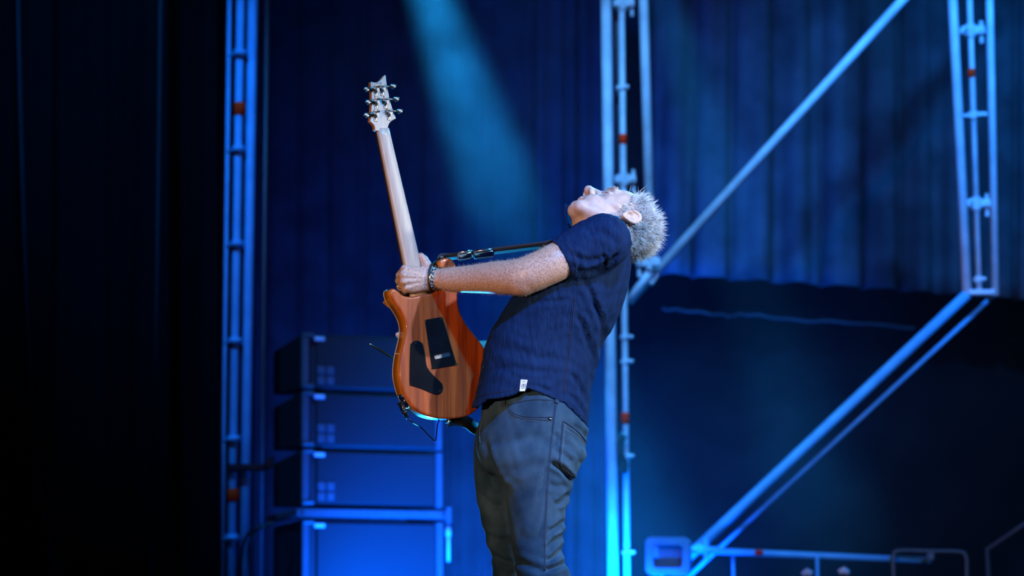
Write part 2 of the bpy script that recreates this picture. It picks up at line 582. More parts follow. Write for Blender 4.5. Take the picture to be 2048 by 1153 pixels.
# crumpled edge of cloth in the dark bay under the short curtain
e = catmull([(1325, 617), (1360, 622), (1420, 626), (1462, 634), (1475, 628), (1520, 633), (1600, 640), (1700, 647), (1830, 655)], 6)
pe = np.array([P(x, y + 3 * math.sin(i * 0.9) * math.sin(i * 0.37), 7.6 + 0.02 * math.sin(i)) for i, (x, y) in enumerate(e)])
cl = ribbon(pe, np.array([0, 0.5, 1.0]), 0.016, 0.006)
obj('crumpled_border', cl, 'drape_mid', short, True, label='faint crumpled cloth edge under the hem')
obj('bay_dark_sheet', ribbon(np.array([P(1236, 640, 8.0) * [1, 1, 0] + [0, 0, 1.42], P(2800, 640, 8.0) * [1, 1, 0] + [0, 0, 1.42]]), np.array([0, 0, 1.0]), 2.8, 0.01), 'velvet', short, label='added black sheet keeping the bay under the hem dark')  # black sheet added for the darkness of the bay below the hem


# ================================================================== scaffold
def ext(p0, p1, py):
    t = (py - p0[1]) / (p1[1] - p0[1])
    return (p0[0] + (p1[0] - p0[0]) * t, py)


def pxm(px, Y):
    return px * (Y + 7.5) / FPX


def pole(name, p0, p1, wpx, Y, parent, top=-420, bottom=None, material='tube', n=14):
    a = P(*ext(p0, p1, top), Y) if top is not None else P(*p0, Y)
    if bottom == 'floor':
        b = P(*p1, Y)
        t = a[2] / (a[2] - b[2]); b = a + (b - a) * t; b[2] = 0.005
    else:
        b = P(*(ext(p0, p1, bottom) if bottom is not None else p1), Y)
    return obj(name, tube(np.array([a, b]), pxm(wpx / 2, Y), n), material, parent, True)


def tape(px, py, hpx, wpx, Y, parent, lean=0.0):
    k = pxm(1, Y)
    return obj('red_tape', tube(np.array([P(px - lean, py - hpx / 2, Y), P(px + lean, py + hpx / 2, Y)]), wpx / 2 * k + 0.002, 14), 'tape', parent, True, label='red tape marker')


def coupler(px, py, Y, parent, sx=16, sy=12, side=1, big=False):
    k = pxm(1, Y)
    c = P(px, py, Y)
    a = tube(np.array([c - [0, 0, sy * k / 2], c + [0, 0, sy * k / 2]]), 10.5 * k, 12)
    b = box(c + [side * sx * k * 0.75, -0.012, 0], (sx * k * 0.5, 0, 0), (0, 0.018, 0), (0, 0, sy * k * 0.32), 0.004)
    s = tube(np.array([c + [side * sx * k * 0.9, -0.04, 0], c + [side * sx * k * 0.9, 0.03, 0]]), 0.008, 8)
    w = [a, b, s]
    if big:
        w.append(box(c + [-side * sx * k * 0.5, -0.012, 0.0], (sx * k * 0.4, 0, 0), (0, 0.018, 0), (0, 0, sy * k * 0.3), 0.004))
        w.append(tube(np.array([c + [side * sx * k, 0, -sy * k], c + [side * sx * k, 0, sy * k * 0.8]]), 0.009, 8))
    return obj('coupler', join(*w), 'tube', parent)


# ladder tower on the left
YL = 5.4
g = thing('scaffold_tower', P(480, 1486, YL) * [1, 1, 0], 'blue lit ladder tower left of the speaker stack', 'scaffolding')
pole('thin_rail', (459, 0), (444, 1153), 9, YL, g, bottom='floor', material='tube_blue_lit')
pole('upright_tube', (481, 0), (462, 1153), 17, YL - 0.03, g, bottom='floor', material='tube_blue_lit')
pole('wide_rail', (505, 0), (488, 1153), 20, YL, g, bottom='floor', material='tube_blue_lit')
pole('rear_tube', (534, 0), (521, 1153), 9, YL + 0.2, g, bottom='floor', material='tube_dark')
for y in (-80, 108, 300, 490, 684, 880, 1078):
    a = P(*ext((459, 0), (444, 1153), y + 4), YL); b = P(*ext((482, 0), (463, 1153), y - 2), YL - 0.05)
    c = b + (b - a) * 0.45
    obj('rung', join(tube(np.array([a, c]), 0.0095, 8), tube(np.array([b - [0, 0, .012], b + [0, 0, .012]]), 0.031, 12)), 'tube_blue_lit', g, True)
tape(478.5, 218, 24, 22, YL - 0.03, g)
tape(466, 991, 24, 23, YL - 0.03, g)
k = pxm(1, YL)
obj('clamp_arm', join(box(P(497, 936, YL - 0.06), (40 * k, 0, 0), (0, 0.03, 0), (0, 0, 7 * k), 0.006),
                      box(P(538, 928, YL - 0.06), (10 * k, 0, 4 * k), (0, 0.03, 0), (0, 0, 11 * k), 0.006)), 'black_plastic', g, label='dark clamp arm')
# cables hanging at its foot
for pts, r, lab in (([(531, 1056), (508, 1058), (490, 1080), (484, 1110), (482, 1153), (484, 1300), (500, 1480)], 0.008, 'outer black cable looping off the foot of the ladder tower'),
                    ([(548, 1046), (520, 1054), (504, 1075), (497, 1105), (500, 1153), (505, 1300), (515, 1480)], 0.008, 'inner black cable looping beside the ladder tower')):
    cc = np.array([P(x, y, YL - 0.12) for x, y in catmull(pts, 8)])
    cc[-1][2] = 0.009
    tag(obj('hanging_cable', tube(cc, r, 8), 'black_plastic', None, True), lab, 'cable')

for pts, lab in (([(32, -420), (36, 0), (46, 400), (62, 800), (82, 1000), (112, 1153), (170, 1470)], 'faint blue lit rope slanting down the far left drape'),
                 ([(324, -420), (321, 0), (316, 420), (309, 800), (298, 1153), (290, 1470)], 'faint blue lit rope hanging upright left of the ladder tower')):
    cc = np.array([P(x, y, 4.3) for x, y in catmull(pts, 8)])
    cc[-1][2] = 0.01
    tag(obj('hanging_rope', tube(cc, 0.009, 8), 'rope', None, True), lab, 'rope')

# middle tower behind the head
YC = 5.5
g = thing('scaffold_tower', P(1235, 1486, YC) * [1, 1, 0], 'pale blue tower standing behind the guitarist head and back', 'scaffolding')
pole('wide_rail', (1212, 0), (1226, 1153), 22, YC, g, bottom='floor')
pole('centre_tube', (1243, 0), (1254, 1153), 13, YC + 0.02, g, bottom='floor')
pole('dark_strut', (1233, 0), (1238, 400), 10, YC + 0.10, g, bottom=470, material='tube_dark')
pole('wide_rail', (1287, 0), (1302, 545), 20, YC, g, bottom=545)
obj('lower_brace', tube(np.array([P(1303, 540, YC), P(1256, 604, YC + 0.05)]), pxm(8, YC), 12), 'tube', g, True)
for (x, y, b) in ((1244, 8, 1), (1242, 176, 0), (1247, 360, 1), (1250, 675, 0), (1251, 724, 0), (1252, 913, 0), (1254, 1106, 0)):
    coupler(x, y, YC + 0.02, g, 20 if b else 13, 26 if b else 8, 1, bool(b))
coupler(1300, 525, YC, g, 22, 30, -1, True)
tape(1246, 279, 20, 13, YC + 0.02, g)
tape(1250, 838, 23, 14, YC + 0.02, g)
k = pxm(1, YC)
cb = np.array([P(x, y, YC - 0.03) for x, y in catmull([(1246, 868), (1238, 884), (1240, 905), (1247, 925), (1244, 945)], 6)])
obj('cable_tie', join(tube(cb, 0.012, 8), tube(cb + [0.014, -0.01, -0.01], 0.008, 8)), 'black_plastic', g, True, label='dark bundle tied to the tube')

# long diagonal running up to the right
obj('diagonal_tube', tube(np.array([P(1257, 604, YC + 0.08), P(1257 + 548 * 1.55, 604 - 604 * 1.55, YC + 0.08)]), pxm(9.5, YC), 14), 'tube', g, True)
obj('brace_clamp', join(box(P(1300, 552, YC + 0.05), (.03, 0, -.02), (0, .03, 0), (.02, 0, .03), .006)), 'tube', g)

# right tower with its raking legs
YR = 5.5
g = thing('scaffold_tower', P(1425, 1486, YR) * [1, 1, 0], 'pale blue tower at right ending in two raking legs', 'scaffolding')
pole('wide_rail', (1905, 0), (1934, 590), 20, YR, g, bottom=592)
pole('centre_tube', (1939, 0), (1958, 580), 12, YR + 0.02, g, bottom=582)
pole('wide_rail', (1979, 0), (1991, 590), 16, YR, g, bottom=592)
obj('foot_plate', box(P(1962, 586, YR), (pxm(26, YR), 0, 0), (0, .03, 0), (0, 0, pxm(5, YR)), .004), 'tube', g)
obj('raking_leg', tube(np.array([P(1935, 588, YR), P(1400, 1092, YR + .05), P(1080, 1394, YR + .08)]), pxm(10.5, YR), 14), 'tube_blue_lit', g, True)
obj('raking_leg', tube(np.array([P(1991, 588, YR + .1), P(1440, 1096, YR + .15), P(1120, 1392, YR + .18)]), pxm(4.5, YR), 12), 'tube_blue_lit', g, True)
for (x, y, b) in ((1941, 62, 1), (1946, 231, 0), (1952, 408, 1)):
    coupler(x, y, YR + 0.02, g, 22, 26 if b else 14, 1, bool(b)); coupler(x - 1, y + 3, YR + 0.02, g, 18, 20 if b else 10, -1, False)
coupler(1957, 560, YR + 0.02, g, 10, 10, 1)
tape(1942.5, 147, 17, 13, YR + 0.02, g)

# low rail at the bottom right
g = thing('guard_rail', P(1465, 1486, YR) * [1, 1, 0], 'low horizontal tube rail along the bottom right', 'rail')
obj('rail_tube', tube(np.array([P(1384, 1101, YR - .03), P(1860, 1122, YR + .1)]), pxm(6.5, YR), 12), 'tube_blue_lit', g, True)
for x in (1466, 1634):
    obj('post', tube(np.array([P(x, 1106, YR + .03), P(x, 1106, YR + .03) * [1, 1, 0] + [0, 0, .005]]), pxm(3.5, YR), 10), 'tube_blue_lit', g, True)
obj('clamp', join(tube(np.array([P(1413, 1076, YR - .07), P(1413, 1120, YR - .07)]), pxm(5, YR), 10),
                  box(P(1420, 1100, YR - .06), (pxm(20, YR), 0, 0), (0, .03, 0), (0, 0, pxm(5, YR)), .004)), 'tube_blue_lit', g)
tape(1518, 1106.5, 10, 15, YR - .01, g)

# ================================================================== small gear along the bottom edge
def rounded(px0, py0, px1, py1, r, n=6):
    out = []
    for cx, cy, a0 in ((px1 - r, py0 + r, -90), (px1 - r, py1 - r, 0), (px0 + r, py1 - r, 90), (px0 + r, py0 + r, 180)):
        for i in range(n + 1):
            a = math.radians(a0 + 90 * i / n)
            out.append((cx + r * math.cos(a), cy + r * math.sin(a)))
    return out


YM = 5.2
g = thing('flood_lamp', P(1336, 1490, YM) * [1, 1, 0], 'square lamp housing with pale rounded frame at the bottom edge', 'lamp')
fo = np.array([P(x, y, YM) for x, y in rounded(1291, 1075, 1379, 1150, 12)])
fi = np.array([P(x, y, YM) for x, y in rounded(1306, 1090, 1365, 1137, 8)])
n = len(fo)
V = np.concatenate([fo, fi, fi + [0, .05, 0], fo + [0.02, .16, 0]])
F = []
for i in range(n):
    j = (i + 1) % n
    F += [(i, j, n + j, n + i), (n + i, n + j, 2 * n + j, 2 * n + i), (3 * n + i, 3 * n + j, j, i)]
F.append(tuple(range(3 * n, 4 * n)))
obj('housing', (V, F), 'tube_blue_lit', g)
obj('lens_panel', (np.concatenate([fi + [0, .045, 0], fi + [0, .055, 0]]), [tuple(range(n))[::-1], tuple(range(n, 2 * n))] +
                   [(i, (i + 1) % n, n + (i + 1) % n, n + i) for i in range(n)]), 'panel_grey', g)
obj('control_box', box(P(1311, 1104, YM + .03), (pxm(6, YM), 0, 0), (0, .015, 0), (0, 0, pxm(12, YM)), .004), 'tube_blue_lit', g)
c = P(1336, 1150, YM + .08)
obj('stand', join(tube(np.array([c, c * [1, 1, 0] + [0, 0, .02]]), .02, 10), box(c * [1, 1, 0] + [0, 0, .015], (.2, 0, 0), (0, .15, 0), (0, 0, .013), .005)), 'tube_dark', g)

g = thing('equipment_frame', P(1860, 1490, YM) * [1, 1, 0], 'dim rectangular tube frame at the bottom right', 'frame')
pf = np.array([P(x, y, YM + .3) for x, y in catmull([(1790, 1300), (1787, 1150), (1787, 1112), (1800, 1102), (1860, 1103), (1918, 1104), (1932, 1114), (1934, 1150), (1936, 1300)], 5)])
pf[0][2] = pf[-1][2] = 0.012
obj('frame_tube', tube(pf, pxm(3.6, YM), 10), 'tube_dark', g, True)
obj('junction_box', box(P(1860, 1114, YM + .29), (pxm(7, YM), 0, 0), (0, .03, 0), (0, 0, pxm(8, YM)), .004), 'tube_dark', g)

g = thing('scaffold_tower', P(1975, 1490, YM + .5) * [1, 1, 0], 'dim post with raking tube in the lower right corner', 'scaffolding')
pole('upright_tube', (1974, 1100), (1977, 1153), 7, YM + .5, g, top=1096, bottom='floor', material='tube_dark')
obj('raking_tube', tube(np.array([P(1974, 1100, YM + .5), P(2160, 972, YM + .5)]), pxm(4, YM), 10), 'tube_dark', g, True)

# drum peeking over the bottom edge
YD = 5.0
c = P(1652, 1172, YD)
g = thing('drum', c * [1, 1, 0], 'top of a small dark drum at the bottom edge right of centre', 'drum')
obj('shell', tube(np.array([c + [0, 0, -.3], c + [0, 0, -.01]]), .115, 28), 'cymbal', g, True)
obj('hoop', tube(np.array([c + [.118 * math.cos(a), .118 * math.sin(a), 0] for a in np.linspace(0, 2 * math.pi, 32, endpoint=False)]), .008, 8, True), 'chrome', g, True)
obj('drum_head', tube(np.array([c + [0, 0, -.012], c + [0, 0, -.006]]), .114, 28), 'panel_grey', g, True)
for a in (-2.6, -2.0, -1.14, -.5):
    q = c + np.array([.125 * math.cos(a), .125 * math.sin(a), 0])
    obj('lug', join(tube(np.array([q + [0, 0, -.09], q + [0, 0, .018]]), .006, 8), box(q + [0, 0, -.07], (.012, 0, 0), (0, .01, 0), (0, 0, .03), .003)), 'chrome', g, True)
obj('stand', join(*[tube(np.array([c + [0, 0, -.3], c * [1, 1, 0] + [.25 * math.cos(a), .25 * math.sin(a), .012]]), .011, 8) for a in (0.4, 2.5, 4.6)]), 'tube_dark', g)
for x, y, s, lab in ((1614, 1146, 1, 'small pale microphone clipped at the left of the drum'), (1688, 1143, -1, 'small pale microphone clipped at the right of the drum')):
    q = P(x, y, YD - .05)
    m = thing('drum_microphone', q, lab, 'microphone')
    obj('capsule', tube(np.array([q + [-.02 * s, 0, -.01], q + [0, 0, .004], q + [.022 * s, 0, -.006]]), [.013, .017, .014], 10), 'tube', m, True)
    obj('gooseneck', tube(np.array([q + [-.02 * s, 0, -.01], q + [-.035 * s, 0, -.04], q + [-.03 * s, .03, -.10]]), .006, 8), 'black_plastic', m, True)

# ================================================================== speaker stack
YS = 5.6
kk = pxm(1, YS)
ph = math.radians(20)
EX = np.array([math.cos(ph), math.sin(ph), 0]); EY = np.array([-math.sin(ph), math.cos(ph), 0]); EZ = np.array([0, 0, 1.0])


def corner(px, py):
    return P(px, py, YS)


def cabinet(y0, y1, label, xl=604, big=False):
    top = corner(xl, y0); bot = corner(xl + 0, y1)
    if big: bot[2] = 0.005
    h = top[2] - bot[2] - 0.006
    Wd = 276 * kk / math.cos(ph); D = 0.52
    o = np.array([top[0], top[1], bot[2]])
    g = thing('line_array_cabinet' if not big else 'subwoofer_cabinet', o + EX * Wd / 2 + EY * D / 2, label, 'speaker', 'speaker stack left of the guitarist')
    mid = o + EX * Wd / 2 + EY * D / 2 + EZ * h / 2
    # wedge body: narrower at the back, as line array boxes are
    zb = 0.80 if not big else 1.0
    v = []
    for (dx, dy, s) in ((0, 0.012, 1), (Wd, 0.012, 1), (Wd, D, zb), (0, D, zb)):
        for sz in (0, 1):
            v.append(o + EX * dx + EY * dy + EZ * (h / 2 + (sz - .5) * h * s))
    f = [(0, 2, 3, 1), (2, 4, 5, 3), (4, 6, 7, 5), (6, 0, 1, 7), (1, 3, 5, 7), (0, 6, 4, 2)]
    ob = obj('body', (np.array(v), f), 'cabinet', g)
    bv = ob.modifiers.new('soft', 'BEVEL'); bv.width = 0.008; bv.segments = 2
    gr = obj('grille', box(o + EX * (Wd / 2 + .02) + EY * .004 + EZ * h / 2, EX * (Wd / 2 - .05), EY * .012, EZ * (h / 2 - .010), .006), 'grille', g)
    for xo in (.014, Wd - .014):
        obj('corner_rail', box(o + EX * xo - EY * .004 + EZ * h / 2, EX * .016, EY * .016, EZ * (h / 2 - .002), .004), 'rail', g, label='metal corner rail')
    obj('rail_pin', tube(np.array([o + EX * .0 - EY * .02 + EZ * (h - .012), o + EX * .05 - EY * .02 + EZ * (h - .012)]), .011, 8), 'rail', g)
    obj('rail_pin', tube(np.array([o + EX * .0 - EY * .02 + EZ * .014, o + EX * .05 - EY * .02 + EZ * .014]), .011, 8), 'rail', g)
    obj('badge_plate', box(o + EX * .082 - EY * .012 + EZ * (h - .026), EX * .026, EY * .006, EZ * .010, .003), 'white_paint', g, label='pale plate at the top corner')
    if not big:
        for a in (0, 1):
            for b in (0, 1):
                obj('vent_panel', box(o + EX * (.072 + .046 * a + .02) - EY * .010 + EZ * (.045 + .048 * b), EX * .019, EY * .006, EZ * .020, .004), 'rail', gr)
    return g


cabinet(664, 779, 'topmost speaker cabinet of the stack')
cabinet(780, 895, 'second speaker cabinet from the top of the stack')
cabinet(896, 1012, 'third speaker cabinet sitting on the pale bar')
b0 = corner(550, 1024); Wd = 276 * kk / math.cos(ph)
o = corner(604, 1026)
g = thing('stacking_frame', o + EX * Wd / 2 + EY * .26, 'flat metal frame between the third and the lowest speaker cabinet', 'frame')
obj('front_bar', box(o + EX * Wd / 2, EX * (Wd / 2 + .02), EY * .02, EZ * .019, .004), 'rail', g)
for xo in (-.01, Wd + .01):
    obj('side_bar', box(o + EX * xo + EY * .25, EX * .02, EY * .27, EZ * .017, .004), 'rail', g)
obj('corner_bracket', box(o + EX * (Wd + .03) - EY * .01 - EZ * .0, EX * .012, EY * .02, EZ * .04, .004), 'rail', g)
obj('drop_rod', join(tube(np.array([o + EX * (Wd + .035) - EZ * .05, o + EX * (Wd + .035) - EZ * .22]), .008, 8),
                     tube(np.array([o + EX * (Wd + .035) - EZ * .06, o + EX * (Wd + .035) - EZ * .1]), .013, 8)), 'tube', g, True)
cabinet(1038, 1153, 'largest speaker cabinet at the foot of the stack', big=True)

# ================================================================== stage haze
hz = obj('haze', plane_box(-2.6, 5.2, 4.0, 9.6, 0.02, 5.6), 'wall')
hm = bpy.data.materials.new('haze_volume')
hm.use_nodes = True
nt = hm.node_tree
nt.nodes.clear()
out = node(nt, 'ShaderNodeOutputMaterial')
vs = node(nt, 'ShaderNodeVolumeScatter')
vs.inputs['Color'].default_value = (1, 1, 1, 1)
vs.inputs['Anisotropy'].default_value = 0.1
tc = node(nt, 'ShaderNodeTexCoord')
no = node(nt, 'ShaderNodeTexNoise')
no.inputs['Scale'].default_value = 2.6
no.inputs['Detail'].default_value = 3
no.inputs['Distortion'].default_value = 1.0
mr = node(nt, 'ShaderNodeMapRange')
mr.inputs['From Min'].default_value = 0.38
mr.inputs['From Max'].default_value = 0.72
mr.inputs['To Min'].default_value = 0.012
mr.inputs['To Max'].default_value = 0.06
nt.links.new(tc.outputs['Object'], no.inputs['Vector'])
nt.links.new(no.outputs['Fac'], mr.inputs['Value'])


def plume(c, r, gain):
    """soft round patch of thicker smoke"""
    vm = node(nt, 'ShaderNodeVectorMath', operation='DISTANCE')
    nt.links.new(tc.outputs['Object'], vm.inputs[0])
    vm.inputs[1].default_value = tuple(float(x) for x in c)
    m = node(nt, 'ShaderNodeMapRange', interpolation_type='SMOOTHSTEP')
    m.inputs['From Min'].default_value = r * 0.15
    m.inputs['From Max'].default_value = r
    m.inputs['To Min'].default_value = gain
    m.inputs['To Max'].default_value = 0.0
    nt.links.new(vm.outputs['Value'], m.inputs['Value'])
    return m.outputs['Result']


acc = None
for c, r, gain in ((P(900, 120, 5.2), 1.0, 1.0), (P(1010, 330, 5.2), 0.6, 0.7), (P(820, 1180, 6.2), 1.6, 0.9), (P(1300, 1150, 6.2), 1.5, 0.6),
                   (P(1400, 220, 6.5), 1.1, 0.6), (P(1770, 60, 6.5), 0.7, 0.6), (P(1600, 900, 6.6), 1.2, 0.35)):
    w = plume(c, r, gain)
    if acc is None:
        acc = w
    else:
        ad = node(nt, 'ShaderNodeMath', operation='ADD')
        nt.links.new(acc, ad.inputs[0]); nt.links.new(w, ad.inputs[1])
        acc = ad.outputs[0]
ad = node(nt, 'ShaderNodeMath', operation='ADD')
nt.links.new(acc, ad.inputs[0]); ad.inputs[1].default_value = 0.06
mu = node(nt, 'ShaderNodeMath', operation='MULTIPLY')
nt.links.new(ad.outputs[0], mu.inputs[0]); nt.links.new(mr.outputs['Result'], mu.inputs[1])
nt.links.new(mu.outputs[0], vs.inputs['Density'])
nt.links.new(vs.outputs['Volume'], out.inputs['Volume'])
hz.data.materials.clear()
hz.data.materials.append(hm)
tag(hz, 'thin blue smoke drifting through the light beams upstage', 'haze', kind='stuff')

# ================================================================== guitar
TH = math.radians(32)
GN = np.array([math.sin(TH), -math.cos(TH), 0.0])      # the back of the guitar looks this way
G0 = P(860, 720, -0.06)
G1 = np.array([math.cos(TH), math.sin(TH), 0.0])
G2 = np.array([0, 0, 1.0])


def G(px, py, d=0.0):
    r = ray(px, py)
    o = G0 - GN * d
    return CAM + r * (((o - CAM) @ GN) / (r @ GN))


def to2(p):
    return np.array([(p - G0) @ G1, (p - G0) @ G2])


def from2(q, d):
    return G0 + G1 * q[0] + G2 * q[1] - GN * d


def c2(pts):      # coordinates read in the close-up of the body
    return [(720 + x / 2.747, 480 + y / 2.745) for x, y in pts]


def c1(pts):      # close-up of the headstock
    return [(720 + x / 8.24, 140 + y / 8.24) for x, y in pts]


def inset(poly, k):
    p = np.asarray(poly)
    t = np.roll(p, -1, 0) - np.roll(p, 1, 0)
    t /= np.linalg.norm(t, axis=1)[:, None] + 1e-9
    n = np.stack([-t[:, 1], t[:, 0]], 1)
    area = 0.5 * np.sum(p[:, 0] * np.roll(p[:, 1], -1) - np.roll(p[:, 0], -1) * p[:, 1])
    return p + n * k * (1 if area > 0 else -1)


def slab(poly, rings, capf=True, capb=True):
    """solid from a 2D outline in the guitar plane; rings = [(inset, depth)] from back to front"""
    n = len(poly)
    V = []
    for k, d in rings:
        V += [from2(q, d) for q in inset(poly, k)]
    F = []
    for r in range(len(rings) - 1):
        for i in range(n):
            j = (i + 1) % n
            F.append((r * n + i, r * n + j, (r + 1) * n + j, (r + 1) * n + i))
    if capb: F.append(tuple(range(n))[::-1])
    if capf: F.append(tuple(range((len(rings) - 1) * n, len(rings) * n)))
    return np.array(V), F


gt = thing('electric_guitar', G(860, 840, 0.02), 'brown electric guitar seen from the back, neck pointing up', 'guitar')
outl = c2([(345, 300), (285, 312), (240, 307), (214, 287), (196, 273), (180, 268), (168, 277), (167, 300), (180, 332), (205, 370), (230, 410), (246, 447), (252, 480),
           (250, 520), (240, 570), (228, 620), (218, 680), (216, 740), (224, 790), (240, 845), (262, 885), (295, 925), (340, 955),
           (390, 973), (440, 982), (500, 983), (560, 977), (610, 958), (660, 915), (700, 850), (725, 780), (730, 710), (715, 650),
           (685, 600), (650, 550), (610, 500), (575, 450), (548, 395), (537, 340), (535, 290), (532, 210), (526, 145), (507, 110),
           (480, 99), (452, 106), (438, 126), (440, 170), (445, 230), (430, 275), (395, 292)])
body2 = catmull([to2(G(x, y, 0.003)) for x, y in outl], 5, True)
obj('body', slab(body2, [(0.007, 0.0), (0.004, 0.0004), (0.0018, 0.0014), (0.0005, 0.0032), (0.0, 0.005), (0.0, 0.036)]), 'mahogany', gt, False,
    mats=['mahogany', 'mahogany_side'])
bo = gt.children[0]
for p in bo.data.polygons:
    p.use_smooth = len(p.vertices) == 4
    c = np.array(p.center) + ORG[bo.name]
    dd = -(c - G0) @ GN
    if len(p.vertices) == 4 and dd > 0.0042: p.material_index = 1
obj('binding', slab(body2, [(-0.0006, 0.036), (-0.0006, 0.0395)], False, False), 'binding', gt, True)
obj('maple_top', slab(body2, [(0.0, 0.036), (0.0, 0.0392), (0.004, 0.042), (0.02, 0.044), (0.035, 0.047)], True, True), 'top', gt)

# neck, fretboard, heel
NL = [(749.5, 252), (752, 265), (805, 527), (822, 611)]
NR = [(778, 251), (777.5, 264), (837, 515), (860, 610)]
ys = np.linspace(258, 612, 26)
V, F, fb = [], [], []
for s, y in enumerate(ys):
    xl = np.interp(y, [258, 527, 612], [751.0, 805, 822]); xr = np.interp(y, [258, 515, 612], [776.3, 837, 859.5])
    L, R = G(xl, y, 0.034), G(xr, y, 0.034)
    mid, e = (L + R) / 2, (R - L) / 2
    dep = 0.0165 + 0.004 * (y - 258) / 350
    for i in range(13):
        a = math.pi * i / 12
        V.append(mid - e * math.cos(a) + GN * dep * (abs(math.sin(a)) ** 0.8))
    fb.append((L, R))
for s in range(len(ys) - 1):
    for i in range(12):
        F.append((s * 13 + i, (s + 1) * 13 + i, (s + 1) * 13 + i + 1, s * 13 + i + 1))
    F.append((s * 13 + 12, (s + 1) * 13 + 12, (s + 1) * 13, s * 13))
F += [tuple(range(13)), tuple((len(ys) - 1) * 13 + i for i in range(12, -1, -1))]
obj('neck', (np.array(V), F), 'maple', gt, True)
FBT = 0.0062
V, F = [], []
for s, (L, R) in enumerate(fb):
    V += [L, R, R - GN * FBT, L - GN * FBT]
for s in range(len(fb) - 1):
    for i in range(4):
        j = (i + 1) % 4
        F.append((s * 4 + i, s * 4 + j, s * 4 + 4 + j, s * 4 + 4 + i))
F += [(3, 2, 1, 0), tuple(len(V) - 4 + i for i in range(4))]
fbo = obj('fretboard', (np.array(V), F), 'rosewood', gt)
for k in range(22):
    t = (1 - 2 ** (-k / 12.0)) / (1 - 2 ** (-22 / 12.0))
    y = 262 + t * 345
    i = np.interp(y, ys, range(len(ys))); i0 = int(min(i, len(ys) - 2)); f = i - i0
    L = fb[i0][0] * (1 - f) + fb[i0 + 1][0] * f; R = fb[i0][1] * (1 - f) + fb[i0 + 1][1] * f
    e = (R - L) / np.linalg.norm(R - L)
    obj('fret', tube(np.array([L - e * .0006 - GN * FBT, R + e * .0006 - GN * FBT]), 0.0012, 6), 'chrome', fbo)
    if k in (3, 5, 7, 9, 12, 15, 17, 19, 21):
        obj('side_dot', sphere(L - GN * FBT * .5 + G2 * .007, .0012, 8, 6), 'binding', fbo)
# headstock
hs = c1([(180, 202), (230, 207), (290, 200), (340, 165), (395, 98), (413, 86), (427, 97), (437, 200), (460, 330), (500, 520), (560, 720), (592, 795),
         (570, 812), (520, 842), (480, 888), (462, 945), (462, 1000), (262, 1000), (250, 960), (235, 915), (205, 880), (172, 852), (168, 838), (185, 700), (196, 500), (190, 350)])
hs2 = catmull([to2(G(x, y, 0.022)) for x, y in hs], 4, True)
HD = 0.022
ho = obj('headstock', slab(hs2, [(0.0012, HD), (0.0, HD + .001), (0.0, HD + .013), (.001, HD + .014)]), 'maple', gt, mats=['maple', 'maple_side'])
for p in ho.data.polygons:
    c = np.array(p.center) + ORG[ho.name]
    if len(p.vertices) == 4 and (-(c - G0) @ GN) > HD + .0009: p.material_index = 1
for (x0, y0, x1, y1) in ((192, 225, 216, 240),):
    a, b = c1([(x0, y0), (x1, y1)])
    obj('printed_mark', box((G(*a, HD - .0003) + G(*b, HD - .0003)) / 2, G1 * .0014, GN * .0003, G2 * .0009), 'ink', ho)
for k in range(8):   # a tiny printed number, too small to read
    a = c1([(268 + k * 12, 221 - k * 1.4)])[0]
    obj('printed_mark', box(G(*a, HD - .0003), G1 * .00055, GN * .0003, G2 * (.0010 if k % 3 else .0012)), 'ink', ho)
TUN = [((275, 335), (128, 312), -1), ((280, 540), (152, 522), -1), ((270, 745), (125, 738), -1), ((380, 325), (525, 268), 1), ((432, 535), (578, 478), 1), ((490, 725), (632, 677), 1)]
for (hx, bx, sg) in TUN:
    h = G(*c1([hx])[0], HD - .004); b = G(*c1([bx])[0], HD - .010)
    top = G(*c1([(hx[0], hx[1] - 48)])[0], HD - .008)
    ax = b - top; ax = ax / np.linalg.norm(ax)
    t = obj('tuner', join(tube(np.array([h + GN * .005, h - GN * .005]), .0068, 14), tube(np.array([h + GN * .009, h + GN * .004]), .0045, 10),
                          box(top - GN * .003, ax * .010, GN * .005, np.cross(ax, GN) * .0045, .001),
                          box(h + G2 * .0 - GN * .0035, G1 * .0055, GN * .0016, G2 * .017, .0008)), 'tuner', gt, False)
    obj('tuner_shaft', tube(np.array([top - ax * .010, b]), .003, 8), 'tuner', t, True)
    obj('screw', tube(np.array([h - G2 * .0105 + GN * .0005, h - G2 * .0105 - GN * .004]), .0019, 8), 'steel', t)
    # button: flat oval wing
    wd = np.cross(ax, GN); V, F = [], []
    nu, nv = 12, 7
    for i in range(nv + 1):
        a = math.pi * i / nv
        for j in range(nu):
            q = 2 * math.pi * j / nu
            V.append(b + ax * (.0100 * -math.cos(a) + .003) + wd * .0078 * math.sin(a) * math.cos(q) * (1 if i else 1) + GN * .0028 * math.sin(a) * math.sin(q))
    for i in range(nv):
        for j in range(nu):
            F.append((i * nu + j, i * nu + (j + 1) % nu, (i + 1) * nu + (j + 1) % nu, (i + 1) * nu + j))
    obj('tuner_button', (np.array(V), F), 'tuner', t, True)
    obj('string_post', tube(np.array([h - GN * .018, h - GN * .028]), .003, 8), 'tuner', t, True)
# cover plates
def rc(pts, k=.12):
    p = np.asarray(pts, float); o = []
    for i in range(len(p)):
        a, b, c = p[i - 1], p[i], p[(i + 1) % len(p)]
        l1, l2 = np.linalg.norm(a - b), np.linalg.norm(c - b)
        r = min(l1, l2) * k
        for t in np.linspace(0, 1, 5):
            u, v = b + (a - b) / l1 * r, b + (c - b) / l2 * r
            o.append((1 - t) ** 2 * u + 2 * t * (1 - t) * b + t * t * v)
    return np.array(o)


